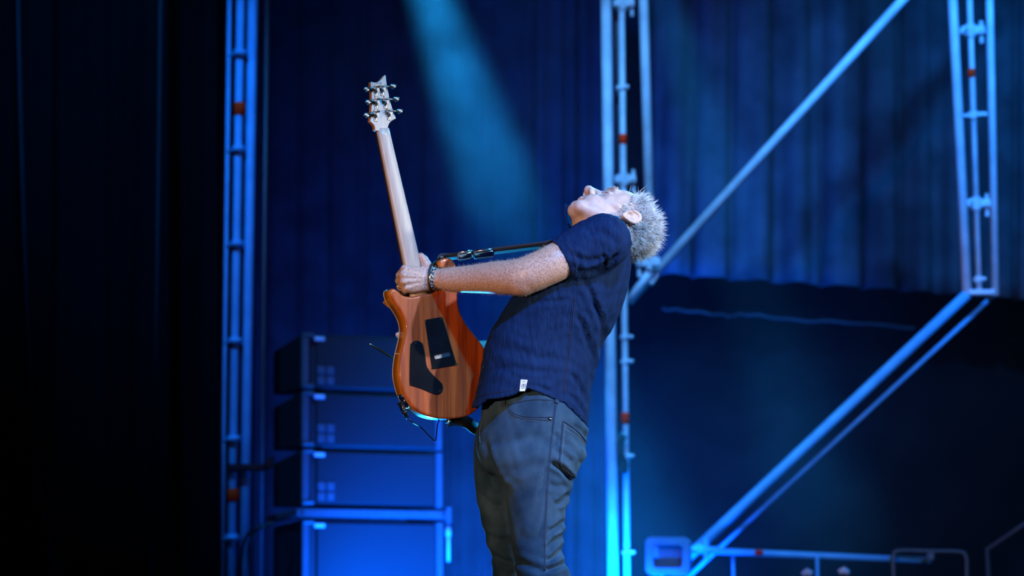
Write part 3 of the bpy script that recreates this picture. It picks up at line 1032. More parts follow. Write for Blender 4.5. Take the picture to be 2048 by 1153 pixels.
pl = rc([to2(G(x, y, 0)) for x, y in c2([(355, 440), (450, 423), (530, 690), (395, 713)])], .08)
cv = obj('tremolo_cover', slab(pl, [(.0006, -.0018), (0, -.001), (0, .001)]), 'black_gloss', gt, label='black plate over the spring cavity')
for x, y in ((361, 449), (446, 432), (524, 684), (399, 706)):
    obj('screw', tube(np.array([G(*c2([(x, y)])[0], -.003), G(*c2([(x, y)])[0], -.001)]), .0030, 10), 'chrome', cv)
sl = rc([to2(G(x, y, 0)) for x, y in c2([(405, 636), (490, 618), (495, 640), (410, 658)])], .3)
obj('spring_block', slab(sl, [(.0004, -.0026), (0, -.002), (0, -.001)]), 'steel', cv, label='metal block in the slot of the cover')
for k in range(6):
    x, y = 418 + 13.5 * k, 632 - 2.8 * k
    obj('string_ferrule', tube(np.array([G(*c2([(x, y)])[0], -.0042), G(*c2([(x, y)])[0], -.0024)]), .0021, 8), 'chrome', cv)
pl = catmull([to2(G(x, y, 0)) for x, y in c2([(275, 590), (283, 566), (308, 554), (333, 562), (345, 582), (357, 640), (368, 700), (405, 748), (444, 785), (453, 810), (447, 838), (425, 853), (395, 845), (330, 818), (283, 803), (272, 792), (272, 700)])], 4, True)
cv = obj('control_cover', slab(pl, [(.0006, -.0018), (0, -.001), (0, .001)]), 'black_gloss', gt, label='black plate over the controls')
for x, y in ((306, 566), (280, 795), (439, 829), (371, 712)):
    obj('screw', tube(np.array([G(*c2([(x, y)])[0], -.003), G(*c2([(x, y)])[0], -.001)]), .0030, 10), 'chrome', cv)
# jack plate on the rim, strap button, bridge and arm on the far face
jc = G(808.5, 803, 0.022)
jt = to2(G(820, 820, .022)) - to2(G(799, 788, .022)); jt /= np.linalg.norm(jt)
JT = G1 * jt[0] + G2 * jt[1]; JN = np.cross(JT, GN); JN = JN if JN @ G1 < 0 else -JN
jp = obj('jack_plate', box(jc + JN * .001, JT * .021, GN * .0135, JN * .002, .001), 'chrome', gt, label='square chrome jack plate')
for a in (-1, 1):
    for b in (-1, 1):
        obj('screw', tube(np.array([jc + JT * .017 * a + GN * .0105 * b + JN * .0025, jc + JT * .017 * a + GN * .0105 * b + JN * .0045]), .002, 8), 'steel', jp)
sb = G(898, 842, 0.02)
obj('strap_button', join(tube(np.array([sb + G2 * .012, sb - G2 * .002]), .006, 12), tube(np.array([sb - G2 * .002, sb - G2 * .006]), .009, 12)), 'chrome', gt, True)
hb = G(882, 519, 0.02)
obj('strap_button', join(tube(np.array([hb - G2 * .01, hb + G2 * .004]), .005, 12), tube(np.array([hb + G2 * .004, hb + G2 * .007]), .009, 12)), 'chrome', gt, True)
br = G(868, 745, .05)
obj('bridge', box(br - GN * .005, G1 * .042, GN * .007, G2 * .02, .002), 'chrome', gt)
for y0 in (640, 715):
    obj('pickup', box(G(858 - (720 - y0) * .1, y0, .052), G1 * .036, GN * .007, G2 * .017, .003), 'black_plastic', gt)
wb = np.array([P(738, 687.5, .02), P(760, 701, .025), P(783, 715, .03), P(802, 722, .035), G(850, 742, .062)])
obj('tremolo_arm', tube(catmull(wb, 5), .0031, 8), 'chrome', gt, True, label='chrome tremolo arm')
for k in range(6):
    t = (k - 2.5) / 5.5
    i0 = fb[1]
    a = (fb[0][0] + fb[0][1]) / 2 + (fb[0][1] - fb[0][0]) * t * .82 - GN * (FBT + .002)
    obj('string', tube(np.array([a + G2 * .03 + GN * .004, a, br - GN * .012 + G1 * .052 * t]), .0005 + .00008 * (5 - k), 5), 'steel', gt)

# cable and plug in the jack
cg = thing('guitar_cable', G(813, 820, .022), 'thin black cable with chrome angled plug hanging from the guitar', 'cable')
p0 = jc + JN * .004
pq = jc + JN * .014
pe = G(815.5, 837, 0.012)
dr = (pe - pq) / np.linalg.norm(pe - pq)
obj('plug', join(tube(np.array([p0, pq]), .005, 12), box(pq + dr * .006, dr * .012, np.cross(dr, GN) * .0065, GN * .0065, .002),
                 tube(np.array([pq + dr * .012, pe]), [.0072, .0052], 12)), 'chrome', cg, True)
obj('plug_collar', tube(np.array([pq + dr * .02, pq + dr * .03]), .0078, 12), 'black_plastic', cg, True)
wr = catmull([pe, G(824, 845, .012), P(840, 854, -.03), P(858, 872, .0), P(868, 881.5, .015), P(871.5, 880, .02), P(873.5, 866, .035), P(876, 847, .05), G(884, 838, .07), G(900, 838, .075)], 6)
obj('wire', tube(wr, .0017, 8), 'black_plastic', cg, True)

# strap
sg = thing('guitar_strap', hb, 'black guitar strap with chrome buckles running from guitar horn to shoulder', 'strap')
up = catmull([G(875, 521, .02), hb + G2 * .006, G(902, 513.5, .02), P(940, 509, -.07), P(985, 503, -.085), P(1040, 496, -.10), P(1092, 489, -.11), P(1130, 478, -.11)], 6)
SD = np.array([.0, .93, -.36])
obj('webbing', ribbon(up, SD, .034, .0025), 'strap', sg, True)
lo = catmull([sb - G2 * .004, G(915, 842, .03), P(935, 846, .05), P(952, 858, .09), P(985, 868, .14), P(1040, 850, .19)], 6)
obj('leather_tail', ribbon(lo, np.array([.25, .75, .62]), .05, .004), 'leather', sg, True)
for x0, y0, x1, y1 in ((917, 513.5, 942, 508.5), (949, 510, 986, 505.5)):
    a, b = P(x0, y0, -.075), P(x1, y1, -.08)
    t = (b - a) / np.linalg.norm(b - a); s = SD / np.linalg.norm(SD)
    ring = [a - s * .019, a + s * .019, b + s * .019, b - s * .019]
    q = np.concatenate([[ring[i] * (1 - u) + ring[(i + 1) % 4] * u for u in (0.08, .5, .92)] for i in range(4)])
    obj('buckle', join(tube(q, .0032, 8, True), box((a + b) / 2 - s * .004 + np.cross(s, t) * .004, t * np.linalg.norm(b - a) * .5, s * .012, np.cross(s, t) * .0018, .001)), 'chrome', sg, True)

# ================================================================== the guitarist
per = thing('person', P(1075, 1560, 0) * [1, 1, 0], 'grey haired guitarist in navy shirt and jeans leaning far back', 'person')
PXM = 7.5 / FPX

# ---- head: local axes F (face), U (crown), S (near side), taken relative to the camera
def headaxes(a, r, y):
    a, r, y = map(math.radians, (a, r, y))
    F = -RGT * math.sin(a) + UPV * math.cos(a); U = RGT * math.cos(a) + UPV * math.sin(a)
    U2 = U * math.cos(r) + FWD * math.sin(r); S = -FWD * math.cos(r) + U * math.sin(r)
    return F * math.cos(y) - S * math.sin(y), U2, S * math.cos(y) + F * math.sin(y)


HF, HU, HS = headaxes(14, 43, 14)
HO = P(1223.5, 449.5, 0.0)
HSC = 0.925
HM = np.stack([HF, HU, HS], 1).astype(np.float32)


def hloc(f, u, s):
    return HO + (HF * f + HU * u + HS * s) * HSC


NECKB = P(1195, 482, 0.01)
loc_of = lambda p: (np.asarray(p) - HO) @ HM / HSC


def head_sdf(p):
    q = (p - HO.astype(np.float32)) @ HM / np.float32(HSC)
    a = q.copy(); a[:, 2] = np.abs(a[:, 2])          # mirrored side
    d = ell(q, (-.008, .056, 0), (.098, .083, .077))
    d = smin(d, ell(q, (.040, .028, 0), (.058, .080, .064)), .02)
    d = smin(d, ell(q, (.036, -.045, 0), (.058, .062, .058)), .02)
    d = smin(d, cap(a, (-.002, -.050, .052), (.066, -.104, .018), .016, .015), .02)
    d = smin(d, cap(a, (.076, -.106, 0), (.074, -.106, .012), .019, .017), .018)
    d = smin(d, cap(a, (.060, -.022, .048), (.03, -.012, .064), .016, .010), .018)
    d = smin(d, cap(a, (.092, .028, .010), (.084, .026, .044), .010, .009), .012)
    d = smin(d, ell(a, (.070, -.062, .022), (.028, .028, .026)), .014)
    # eye sockets and closed lids
    d = smax(d, -ell(a, (.103, .006, .033), (.020, .013, .020)), .010)
    d = smin(d, ell(a, (.080, .004, .033), (.0125, .0125, .0145)), .004)
    d = smax(d, -cap(a, (.0935, .001, .022), (.086, -.001, .047), .0013, .0012), .0012)
    # nose
    d = smin(d, cap(q, (.094, .018, 0), (.119, -.027, 0), .0088, .0108), .010)
    d = smin(d, ell(q, (.119, -.031, 0), (.0130, .0120, .0130)), .006)
    d = smin(d, ell(a, (.105, -.036, .0140), (.0140, .0100, .0085)), .005)
    d = smax(d, -cap(a, (.111, -.047, .0085), (.104, -.036, .0095), .0056, .0040), .002)
    d = smax(d, -cap(a, (.094, -.036, .0235), (.088, -.048, .025), .0018, .0014), .004)
    # mouth
    d = smin(d, cap(a, (.0985, -.061, .004), (.088, -.064, .022), .0062, .004), .006)
    d = smin(d, cap(a, (.0965, -.0755, .004), (.087, -.072, .020), .0072, .005), .006)
    d = smax(d, -cap(a, (.105, -.068, 0), (.088, -.069, .026), .0018, .0015), .002)
    d = smax(d, -cap(a, (.099, -.087, 0), (.088, -.088, .016), .004, .002), .008)
    # neck and throat
    nb = loc_of(NECKB)
    d = smin(d, cap(q, (-.022, -.020, 0), nb, .060, .072), .03)
    t0 = loc_of(P(1162, 428, -.01)); t1 = loc_of(P(1178, 462, -.01))
    d = smin(d, cap(q, t0, t1, .024, .038), .03)
    # ears
    for sg in (1, -1):
        e = q.copy(); e[:, 2] *= sg
        # ear frame: tilted plate
        c = np.array([-.012, .003, .078], np.float32)
        r = e - c
        x = r[:, 0] * .95 + r[:, 1] * .25 + r[:, 2] * .15
        y = -r[:, 0] * .25 + r[:, 1] * .97
        z = r[:, 2] * .95 - r[:, 0] * .30
        wdt = .0175 + .10 * np.clip(y, -.03, .02) * 1.0 * .05
        wdt = np.where(y < 0, .0175 + y * .16, .0185)
        rr = np.sqrt((x / wdt) ** 2 + (y / .0355) ** 2)
        plate = np.maximum(np.abs(z - .002) - .0045, (rr - 1) * .016)
        rim = np.sqrt(((rr - .93) * .0175) ** 2 + (z - .0075) ** 2) - .0040
        rim = np.where((x > .006) & (y < .004) & (y > -.022), rim + .004, rim)
        inner = np.sqrt(((np.sqrt(((x + .001) / .0095) ** 2 + ((y + .000) / .018) ** 2) - 1) * .010) ** 2 + (z - .0055) ** 2) - .0026
        inner = np.where(x > .004, inner + .01, inner)
        ear = smin(plate, rim, .003)
        ear = smin(ear, inner, .003)
        ear = smin(ear, np.sqrt((x - .013) ** 2 + (y + .006) ** 2 + (z - .005) ** 2) - .0048, .004)
        ear = smin(ear, np.sqrt((x - .004) ** 2 + (y + .026) ** 2 + (z - .003) ** 2) - .0070, .006)
        conch = np.sqrt(((x - .003) / .0075) ** 2 + ((y + .006) / .011) ** 2 + ((z - .0070) / .0058) ** 2) - 1
        ear = smax(ear, -conch * .007, .003)
        d = smin(d, ear, .004)
    return d


allp = np.array([hloc(f, u, s) for f in (-.13, .135) for u in (-.135, .15) for s in (-.105, .105)] + [NECKB + [.08, .09, -.06], NECKB - [.08, .09, .06]])
hV, hQ = isosurf(head_sdf, allp.min(0), allp.max(0), .0021, 1)

# ---- left arm and hand on the neck of the guitar
ARM = [(868, 556.5, 19.5, -.060), (882, 558, 20.5, -.068), (905, 559.5, 25, -.088), (945, 558.5, 28, -.125), (985, 556, 32, -.165), (1020, 555.5, 35, -.198),
       (1050, 552, 37, -.218), (1085, 538, 37.5, -.222), (1120, 521, 39, -.215), (1185, 492, 40, -.18)]
ARMP = [(P(x, y, Y), r * PXM * 0.985) for x, y, r, Y in ARM]
ARMC = catmull([[*a, r] for a, r in ARMP], 3)
WR = G(866, 557, .008)
FING = [[(810, 539, .006, .0118), (799, 551, .036, .0098), (806, 556, .060, .0086), (824, 556, .058, .0078)],
        [(807, 551, .000, .0120), (797.5, 562, .036, .0098), (806, 567, .061, .0087), (825, 566, .058, .0079)],
        [(808, 564, .001, .0116), (800, 574, .035, .0094), (808, 578, .060, .0084), (826, 576, .058, .0076)],
        [(813, 577, .006, .0108), (806, 585, .033, .0085), (813, 588, .055, .0077), (828, 586, .056, .0070)]]
THUMB = [(857, 549, .002, .0165), (853, 531, .012, .0135), (848, 520, .018, .0112), (842, 512, .021, .0088)]


def arm_sdf(p):
    d = None
    for i in range(len(ARMC) - 1):
        c = cap(p, ARMC[i][:3], ARMC[i + 1][:3], ARMC[i][3], ARMC[i + 1][3])
        d = c if d is None else np.minimum(d, c)
    d = smin(d, cap(p, P(1042, 573, -.225), P(1052, 568, -.222), .021, .02), .016)     # elbow bone
    # palm
    w0 = G(868, 549, .008); w1 = G(868, 565, .010)
    for k, f in enumerate(FING):
        m = G(*f[0][:3])
        w = w0 * (1 - k / 3) + w1 * (k / 3)
        d = smin(d, cap(p, w, m, .0155, .0122), .007)
    d = smin(d, cap(p, G(853, 572, .010), G(822, 578, .010), .0150, .0118), .009)      # heel of the hand
    for f in FING:
        fd = None
        for i in range(3):
            c = cap(p, G(*f[i][:3]), G(*f[i + 1][:3]), f[i][3], f[i + 1][3])
            fd = c if fd is None else smin(fd, c, .003)
        fd = smin(fd, ell(p, G(f[0][0], f[0][1], f[0][2] - .004), (.0095, .0095, .0095)), .004)
        d = smin(d, fd, .0032)
    td = None
    for i in range(3):
        c = cap(p, G(*THUMB[i][:3]), G(*THUMB[i + 1][:3]), THUMB[i][3], THUMB[i + 1][3])
        td = c if td is None else smin(td, c, .005)
    d = smin(d, td, .010)
    # tendons on the back of the hand
    for k, f in enumerate(FING):
        m = G(f[0][0], f[0][1], f[0][2] - .011); w = G(862, 552 + 4 * k, -.008)
        d = smin(d, cap(p, m, w, .0024, .0016), .007)
    # wrist hollow
    return d


allp = np.array([a for a, _ in ARMP] + [G(*f[i][:3]) for f in FING for i in range(4)] + [G(*t[:3]) for t in THUMB])
aV, aQ = isosurf(arm_sdf, allp.min(0) - .065, allp.max(0) + .05, .0026, 2)

# ---- right arm, mostly hidden behind the guitar
RH = [(855, 690, .078), (830, 682, .075), (812, 676, .07), (796, 671, .056)]


def rarm_sdf(p):
    d = cap(p, P(1185, 492, .19), P(1035, 705, .26), .05, .042)
    d = smin(d, cap(p, P(1035, 705, .26), G(905, 705, .095), .040, .026), .02)
    d = smin(d, cap(p, G(905, 705, .095), G(862, 694, .085), .026, .028), .015)
    for k in range(4):
        y = (k - 1) * 13
        o = [G(862 - 3 * k, 690 + y * .8, .082), G(835, 684 + y, .088), G(816 + 3 * abs(k - 1), 679 + y, .08), G(801 + 7 * abs(k - 1), 673 + y, .060)]
        for i in range(3):
            d = smin(d, cap(p, o[i], o[i + 1], .0105 - .001 * i, .0095 - .001 * i), .004)
    d = smin(d, cap(p, G(862, 675, .08), G(848, 662, .064), .012, .009), .006)
    d = smin(d, cap(p, G(806, 674, .062), G(795.5, 670, .046), .0085, .008), .004)
    return d


rp = np.array([P(1185, 492, .19), P(1035, 705, .26), G(790, 660, .04), G(862, 720, .1)])
rV, rQ = isosurf(rarm_sdf, rp.min(0) - .06, rp.max(0) + .06, .0045, 1)


# ---- trunk and legs inside the clothes
def core_sdf(p):
    d = cap(p, P(1195, 490, 0), P(1130, 600, 0), .068, .09)
    d = smin(d, cap(p, P(1130, 600, 0), P(1065, 790, 0), .10, .085), .05)
    d = smin(d, cap(p, P(1190, 492, -.17), P(1190, 492, .17), .045, .045), .05)
    for Y, hx, kx, ax in ((-.085, 1085, 1082, 1110), (.10, 1030, 1028, 1046)):
        d = smin(d, cap(p, P(hx, 850, Y), P(kx, 1150, Y * 1.15), .055, .036), .03)
        d = smin(d, cap(p, P(kx, 1150, Y * 1.15), P(ax, 1475, Y * 1.25), .036, .03), .02)
    return d


lo3 = np.array([P(985, 1475, 0)[0] - .06, -.26, .04]); hi3 = np.array([P(1200, 480, 0)[0] + .13, .26, P(1190, 480, 0)[2] + .1])
cV, cQ = isosurf(core_sdf, lo3, hi3, .012, 1)

nV = [hV, aV, rV, cV]; nQ = []; off = 0; mi = []
for V_, Q_, m_ in ((hV, hQ, 0), (aV, aQ, 1), (rV, rQ, 1), (cV, cQ, 1)):
    nQ.append(Q_ + off); off += len(V_); mi.append(np.full(len(Q_), m_))
body = obj('body', (np.concatenate(nV), np.concatenate(nQ), np.concatenate(mi)), None, per, True, mats=['skin', 'skin_arm'])


# ---- hair
def strands(name, pts, nrm, length, rad, bend, material, parent, dirs=None, jit=.5, kind=None):
    n = len(pts)
    d = nrm + rng.normal(0, jit, (n, 3))
    if dirs is not None: d = d + dirs
    d /= np.linalg.norm(d, axis=1)[:, None]
    L = length * rng.uniform(.6, 1.25, n)
    a = np.cross(d, rng.normal(0, 1, (n, 3))); a /= np.linalg.norm(a, axis=1)[:, None]
    b = np.cross(d, a)
    bd = rng.normal(0, 1, (n, 3)); bd /= np.linalg.norm(bd, axis=1)[:, None]
    V = np.empty((n, 7, 3))
    base = pts - nrm * .001
    midp = base + d * (L * .55)[:, None] + bd * (L * bend * .3)[:, None]
    for k in range(3):
        q = 2 * math.pi * k / 3
        o = a * math.cos(q) + b * math.sin(q)
        V[:, k] = base + o * rad
        V[:, 3 + k] = midp + o * rad * .75
    V[:, 6] = base + d * L[:, None] + bd * (L * bend)[:, None]
    F = []
    tmpl = [(0, 1, 4, 3), (1, 2, 5, 4), (2, 0, 3, 5), (3, 4, 6), (4, 5, 6), (5, 3, 6)]
    for i in range(n):
        F += [tuple(i * 7 + v for v in t) for t in tmpl]
    o = obj(name, (V.reshape(-1, 3), F), material, parent, True)
    if kind: o['kind'] = kind
    return o


hN = vnormals(hV, hQ)
q = loc_of(hV)
f_, u_, s_ = q[:, 0], q[:, 1], np.abs(q[:, 2])
hl = np.interp(u_, [-.11, -.075, -.05, -.02, .0, .018, .03, .05, .075, .10, .12, .15], [-.06, -.062, -.055, -.040, -.032, .006, .040, .052, .060, .066, .074, .09])
side = np.interp(u_, [.06, .10], [0, .02])
hair_m = (f_ < hl - side * (s_ / .07)) & (u_ > -.10)
side_b = (u_ > -.028) & (u_ < .02) & (f_ > .004) & (f_ < .022 + .4 * (u_ + .02)) & (s_ > .045)   # sideburn
ear_m = (s_ > .079) & (np.abs(u_ - .003) < .04) & (np.abs(f_ + .012) < .03)
hX, hY = proj(hV)
hm_ = (hair_m | side_b | ((hX > 1248) & (hY > 465) & (hY < 524) & (f_ < .0))) & ~ear_m
cand = np.where(hm_)[0]
pick = rng.choice(cand, 12000)
jitp = hV[pick] + rng.normal(0, .0012, (len(pick), 3))
comb = -HF * .55 + HU * .25
near = 1 - .45 * ((loc_of(jitp)[:, 0] > -.01) | side_b[pick]).astype(float) * (np.abs(loc_of(jitp)[:, 2]) > .045)
top = np.clip(loc_of(jitp)[:, 1] / .10, 0, 1)
lenp = (.012 + .020 * top) * near
strands('hair', jitp, hN[pick], lenp, .00085, .35, 'hair', per, comb[None, :] + rng.normal(0, .2, (len(pick), 3)), .5)
eb = np.where((np.abs(u_ - .030) < .006) & (f_ > .06) & (s_ > .012) & (s_ < .05))[0]
pk = rng.choice(eb, 420)
strands('eyebrow', hV[pk], hN[pk], np.full(420, .008), .0006, .2, 'arm_hair', per, (HU * .3)[None, :], .3)
aN = vnormals(aV, aQ)
X_, Y_ = proj(aV)
ah = np.where((X_ > 876) & (X_ < 1095))[0]
pk = rng.choice(ah, 5200)
axd = (ARMP[0][0] - ARMP[6][0]); axd /= np.linalg.norm(axd)
strands('arm_hair', aV[pk], aN[pk], np.full(len(pk), .0075), .00017, .5, 'arm_hair', per, (axd * .9)[None, :], .5)

HSF = Surf(hV, hQ)
M['crease_shade'] = mat('painted_crease_shade', (0.10, 0.05, 0.04), None, 50, 0.7)  # dark lines standing in for shade in the lid and brow creases
for nm, pts, r_ in (('eyelid_crease', [(1203, 386.5), (1208, 384.6), (1213, 385.2), (1217.5, 387.5)], .0010), ('brow_crease', [(1200, 384.5), (1206, 381.6), (1212, 380.6)], .0008)):
    h0_ = [HSF.hit(*q_) for q_ in pts]
    if all(h0_): obj(nm, HSF.line(pts, r_), 'crease_shade', per, True)

# ---- bracelets
wd = np.array([.97, -.22, -.04]); wd /= np.linalg.norm(wd)
wc = G(866.5, 556.5, .008)
a1 = np.cross(wd, FWD); a1 /= np.linalg.norm(a1); a2 = np.cross(wd, a1)
ABVH = BVHTree.FromPolygons([Vector(v) for v in aV], aQ.tolist())


def wrist(t, off, rr=1.0, lift=.0025):
    c = ARMC_AT(off)
    dr = a1 * math.cos(t) + a2 * math.sin(t)
    h, n_, i_, _ = ABVH.ray_cast(Vector(c), Vector(dr))
    return np.array(h) + dr * lift if h is not None else c + dr * .03


ARMC_AT = lambda off: P(868, 557.5, -.058) + wd * off
bl = obj('cord_bracelet', tube(np.array([wrist(t, -.007, 1, .0022) for t in np.linspace(0, 2 * math.pi, 40, endpoint=False)]), .0034, 8, True), 'leather', per, True, label='black leather bracelet')
links = []
NL_ = 34
cb = None
for i in range(NL_):
    t = 2 * math.pi * i / NL_
    c = wrist(t, .003 + .0035 * math.sin(2 * t + 1), 1.06, .0030)
    tn = wrist(t + .05, .004, 1.06) - wrist(t - .05, .004, 1.06); tn /= np.linalg.norm(tn)
    nn = c - ARMC_AT(.003); nn = nn - wd * (nn @ wd); nn /= np.linalg.norm(nn)
    sd = np.cross(tn, nn)
    if i % 2: sd, nn = (sd * .3 + nn * .95), sd
    ring = np.array([c + tn * .0056 * math.cos(a) + sd * .0048 * math.sin(a) for a in np.linspace(0, 2 * math.pi, 8, endpoint=False)])
    links.append(tube(ring, .0017, 5, True))
cb = obj('chain_bracelet', links[0], 'chrome', per, True, label='silver chain link bracelet')
for lk in links[1:]:
    obj('chain_link', lk, 'chrome', cb, True)
rg = G(803.5, 579, .026); ra = (G(800, 574, .035) - G(808, 564, .001)); ra /= np.linalg.norm(ra)
r1 = np.cross(ra, G2); r1 /= np.linalg.norm(r1); r2 = np.cross(ra, r1)
fm = G(803.0, 570.5, .022)
obj('finger_ring', tube(np.array([fm + (r1 * math.cos(a) + r2 * math.sin(a)) * .0112 for a in np.linspace(0, 2 * math.pi, 20, endpoint=False)]), .0016, 6, True), 'chrome', per, True, label='silver ring on the third finger')


# ---- shirt
def c5(pts): return [(920 + x / 3.844, 580 + y / 3.844) for x, y in pts]
def c3(pts): return [(1060 + x / 3.843, 340 + y / 3.843) for x, y in pts]
def c6(pts): return [(900 + x / 3.091, 780 + y / 3.091) for x, y in pts]


SLy = [425, 434, 447, 460, 475, 490, 520, 560, 593, 622, 661, 694, 728, 760, 798, 818, 880]
SLx = [1203, 1180, 1152, 1136, 1120, 1104, 1078, 1048, 1024, 1006, 982, 969, 963, 958, 949, 942, 925]
SRy = [425, 431, 447, 465, 486, 512, 543, 574, 598, 622, 653, 671, 697, 736, 762, 786, 814, 843, 880]
SRx = [1215, 1222, 1240, 1253, 1262, 1264, 1262, 1256.5, 1250, 1242.6, 1227, 1215, 1204, 1193, 1186, 1181, 1180, 1177, 1176]
SBy = [425, 434, 447, 470, 500, 560, 640, 720, 800, 880]
SBb = [.07, .11, .145, .185, .205, .198, .182, .175, .178, .184]
HEM = np.array(c5([(0, 930), (80, 915), (140, 905), (210, 850), (330, 835), (400, 820), (455, 790), (530, 762), (600, 790), (680, 822), (735, 850), (765, 862), (790, 866), (860, 930), (940, 1010), (985, 1062), (1040, 1080)]))


def shirt_sdf(p, grow=0.0, cut=True):
    x, y = proj(p)
    L = np.interp(y, SLy, SLx); R = np.interp(y, SRy, SRx); b = np.interp(y, SBy, SBb) + grow
    c = (L + R) / 2; a = (R - L) / 2 * PXM + grow
    u = (x - c) * PXM / a
    w = (p[:, 1] - .055 * np.clip(u, -1.2, 1.2)) / b
    n = 2.35
    d = ((np.abs(u) ** n + np.abs(w) ** n) ** (1 / n) - 1) * np.minimum(a, b)
    d = smax(d, (431 - y) * PXM, .02)
    s = cap(p, P(1098, 530, -.222), P(1207, 483, -.170), .0545 + grow, .0745 + grow)
    t = cap(p, P(1120, 565, .225), P(1195, 490, .150), .062 + grow, .068 + grow)
    if cut:
        cu = P(1119, 522, -.215); ax = P(1185, 492, -.19) - P(1085, 540, -.225); ax /= np.linalg.norm(ax)
        s = np.maximum(s, -((p - cu.astype(np.float32)) @ ax.astype(np.float32)) )
    d = smin(d, s, .016)
    d = smin(d, t, .02)
    return d


def shirt_full(p):
    x, y = proj(p)
    o = shirt_sdf(p)
    hem = np.interp(x, HEM[:, 0], HEM[:, 1])
    o = np.maximum(o, (y - hem) * PXM)
    inner = shirt_sdf(p, -.007, False)
    # hollow near the openings so cuff and hem read as cloth
    near_hem = (hem - 26 - y) * PXM
    cu = P(1119, 522, -.215); ax = P(1185, 492, -.19) - P(1085, 540, -.225); ax /= np.linalg.norm(ax)
    near_cuff = (p - cu.astype(np.float32)) @ ax.astype(np.float32) - .03
    sl = cap(p, P(1085, 536, -.222), P(1207, 483, -.170), .0485, .0675)
    o = np.maximum(o, -np.maximum(inner, near_hem))
    o = np.maximum(o, -np.maximum(sl, near_cuff))
    # belly gives way to the guitar
    dd = -((p - G0.astype(np.float32)) @ GN.astype(np.float32))
    sl = np.maximum(np.maximum(-.003 - dd, dd - .049), np.maximum((x - 1002) * PXM, (600 - y) * PXM))
    return np.maximum(o, -sl)


lo3 = np.array([P(936, 860, 0)[0], -.32, P(1100, 872, -.2)[2]]); hi3 = np.array([P(1275, 480, .2)[0], .32, P(1200, 415, .2)[2]])
sV, sQ = isosurf(shirt_full, lo3, hi3, .0040, 2)
folds = [(c5([(905, 190), (960, 330), (1005, 480), (1030, 640)]), 6, .006), (c5([(1020, 60), (1080, 230), (1095, 360), (1075, 480)]), 6, .006),
         (c5([(850, 640), (930, 760), (980, 900)]), 5, .005), (c5([(960, 470), (1000, 600), (1000, 720)]), 4, .0035), (c5([(840, 800), (900, 870), (960, 960)]), 4, .004),
         (c5([(1150, 150), (1130, 260), (1105, 340)]), 5, .004), (c5([(240, 420), (420, 470), (600, 520), (800, 540)]), 9, .003),
         (c5([(220, 620), (400, 600), (600, 630), (790, 640)]), 7, .0025), (c5([(260, 560), (500, 690), (760, 680)]), 6, .002),
         (c3([(380, 795), (500, 765), (600, 715), (680, 640)]), 5, .008), (c3([(300, 640), (420, 690), (540, 690), (600, 640)]), 6, .0035),
         (c3([(420, 480), (520, 470), (620, 520), (690, 590)]), 7, .003), (c3([(560, 650), (580, 700), (560, 740)]), 4, .004), (c3([(400, 830), (480, 980), (520, 1130)]), 6, .004),
         (c3([(360, 620), (380, 720), (370, 790)]), 4, .003), (c5([(400, 80), (620, 95), (860, 75)]), 5, .002), (c5([(480, 740), (600, 745), (700, 790)]), 5, .003)]
sV = crease(sV, sQ, folds)
sN = vnormals(sV, sQ)
# crinkled weave, fine vertical ripples
rip = np.sin(sV[:, 0] * 300 + 3 * np.sin(sV[:, 2] * 40)) * np.sin(sV[:, 2] * 23 + sV[:, 0] * 31) * .0005 + np.sin(sV[:, 2] * 210 + 4 * np.sin(sV[:, 0] * 33)) * .0004
sV = sV + sN * rip[:, None]
shirt = obj('shirt', (sV, sQ), 'shirt', per, True, label='navy short sleeved shirt')
SS = Surf(sV, sQ)
obj('side_seam', join(SS.line(c5([(885, 60), (865, 250), (838, 500), (820, 640), (798, 790)]), .0013), SS.line(c5([(870, 60), (850, 250), (823, 500), (804, 640), (783, 780)]), .0010)), 'stitch', shirt, True)
obj('armhole_seam', SS.line(c3([(650, 372), (700, 440), (704, 520), (670, 610), (610, 690), (590, 715)]), .0011), 'stitch', shirt, True)
obj('cuff_seam', SS.line(c3([(262, 545), (330, 640), (352, 740), (345, 806)]), .0010), 'stitch', shirt, True)
obj('hem_seam', SS.line(c5([(128, 820), (210, 800), (330, 785), (440, 765)]), .0009), 'stitch', shirt, True)
for x, y in c5([(239, 356), (186, 598)]):
    h_ = SS.hit(x, y)
    if h_:
        obj('button', tube(np.array([h_[0], h_[0] + h_[1] * .003]), .0055, 14), 'black_gloss', shirt)
# cloth label at the hem
cs = [SS.hit(*q_) for q_ in c5([(466, 693), (518, 696), (498, 772), (454, 778)])]
if all(cs):
    p4 = np.array([h_[0] + h_[1] * .003 for h_ in cs]); nn = np.mean([h_[1] for h_ in cs], 0); nn /= np.linalg.norm(nn)
    lb = obj('hem_label', (np.concatenate([p4, p4 - nn * .0022]), [(0, 1, 2, 3), (7, 6, 5, 4), (0, 4, 5, 1), (1, 5, 6, 2), (2, 6, 7, 3), (3, 7, 4, 0)]), 'label', shirt, label='white cloth label with small dark emblem')
    ec = p4.mean(0) + nn * .0003; e1 = (p4[1] - p4[0]); e2 = (p4[3] - p4[0])
    arc = np.array([ec + e1 * .30 * math.cos(a) + e2 * .24 * math.sin(a) for a in np.linspace(-.6, 3.4, 16)])
    obj('emblem', join(tube(arc, .0005, 5), tube(np.array([ec - e1 * .12 - e2 * .05, ec + e1 * .1 - e2 * .12]), .0007, 5), tube(np.array([ec - e1 * .1 + e2 * .08, ec + e1 * .12 + e2 * .04]), .0006, 5),
                       tube(np.array([ec - e2 * .14, ec + e2 * .12]), .0005, 5), tube(np.array([ec - e1 * .15 - e2 * .33, ec + e1 * .2 - e2 * .36]), .0005, 5)), 'ink', lb)
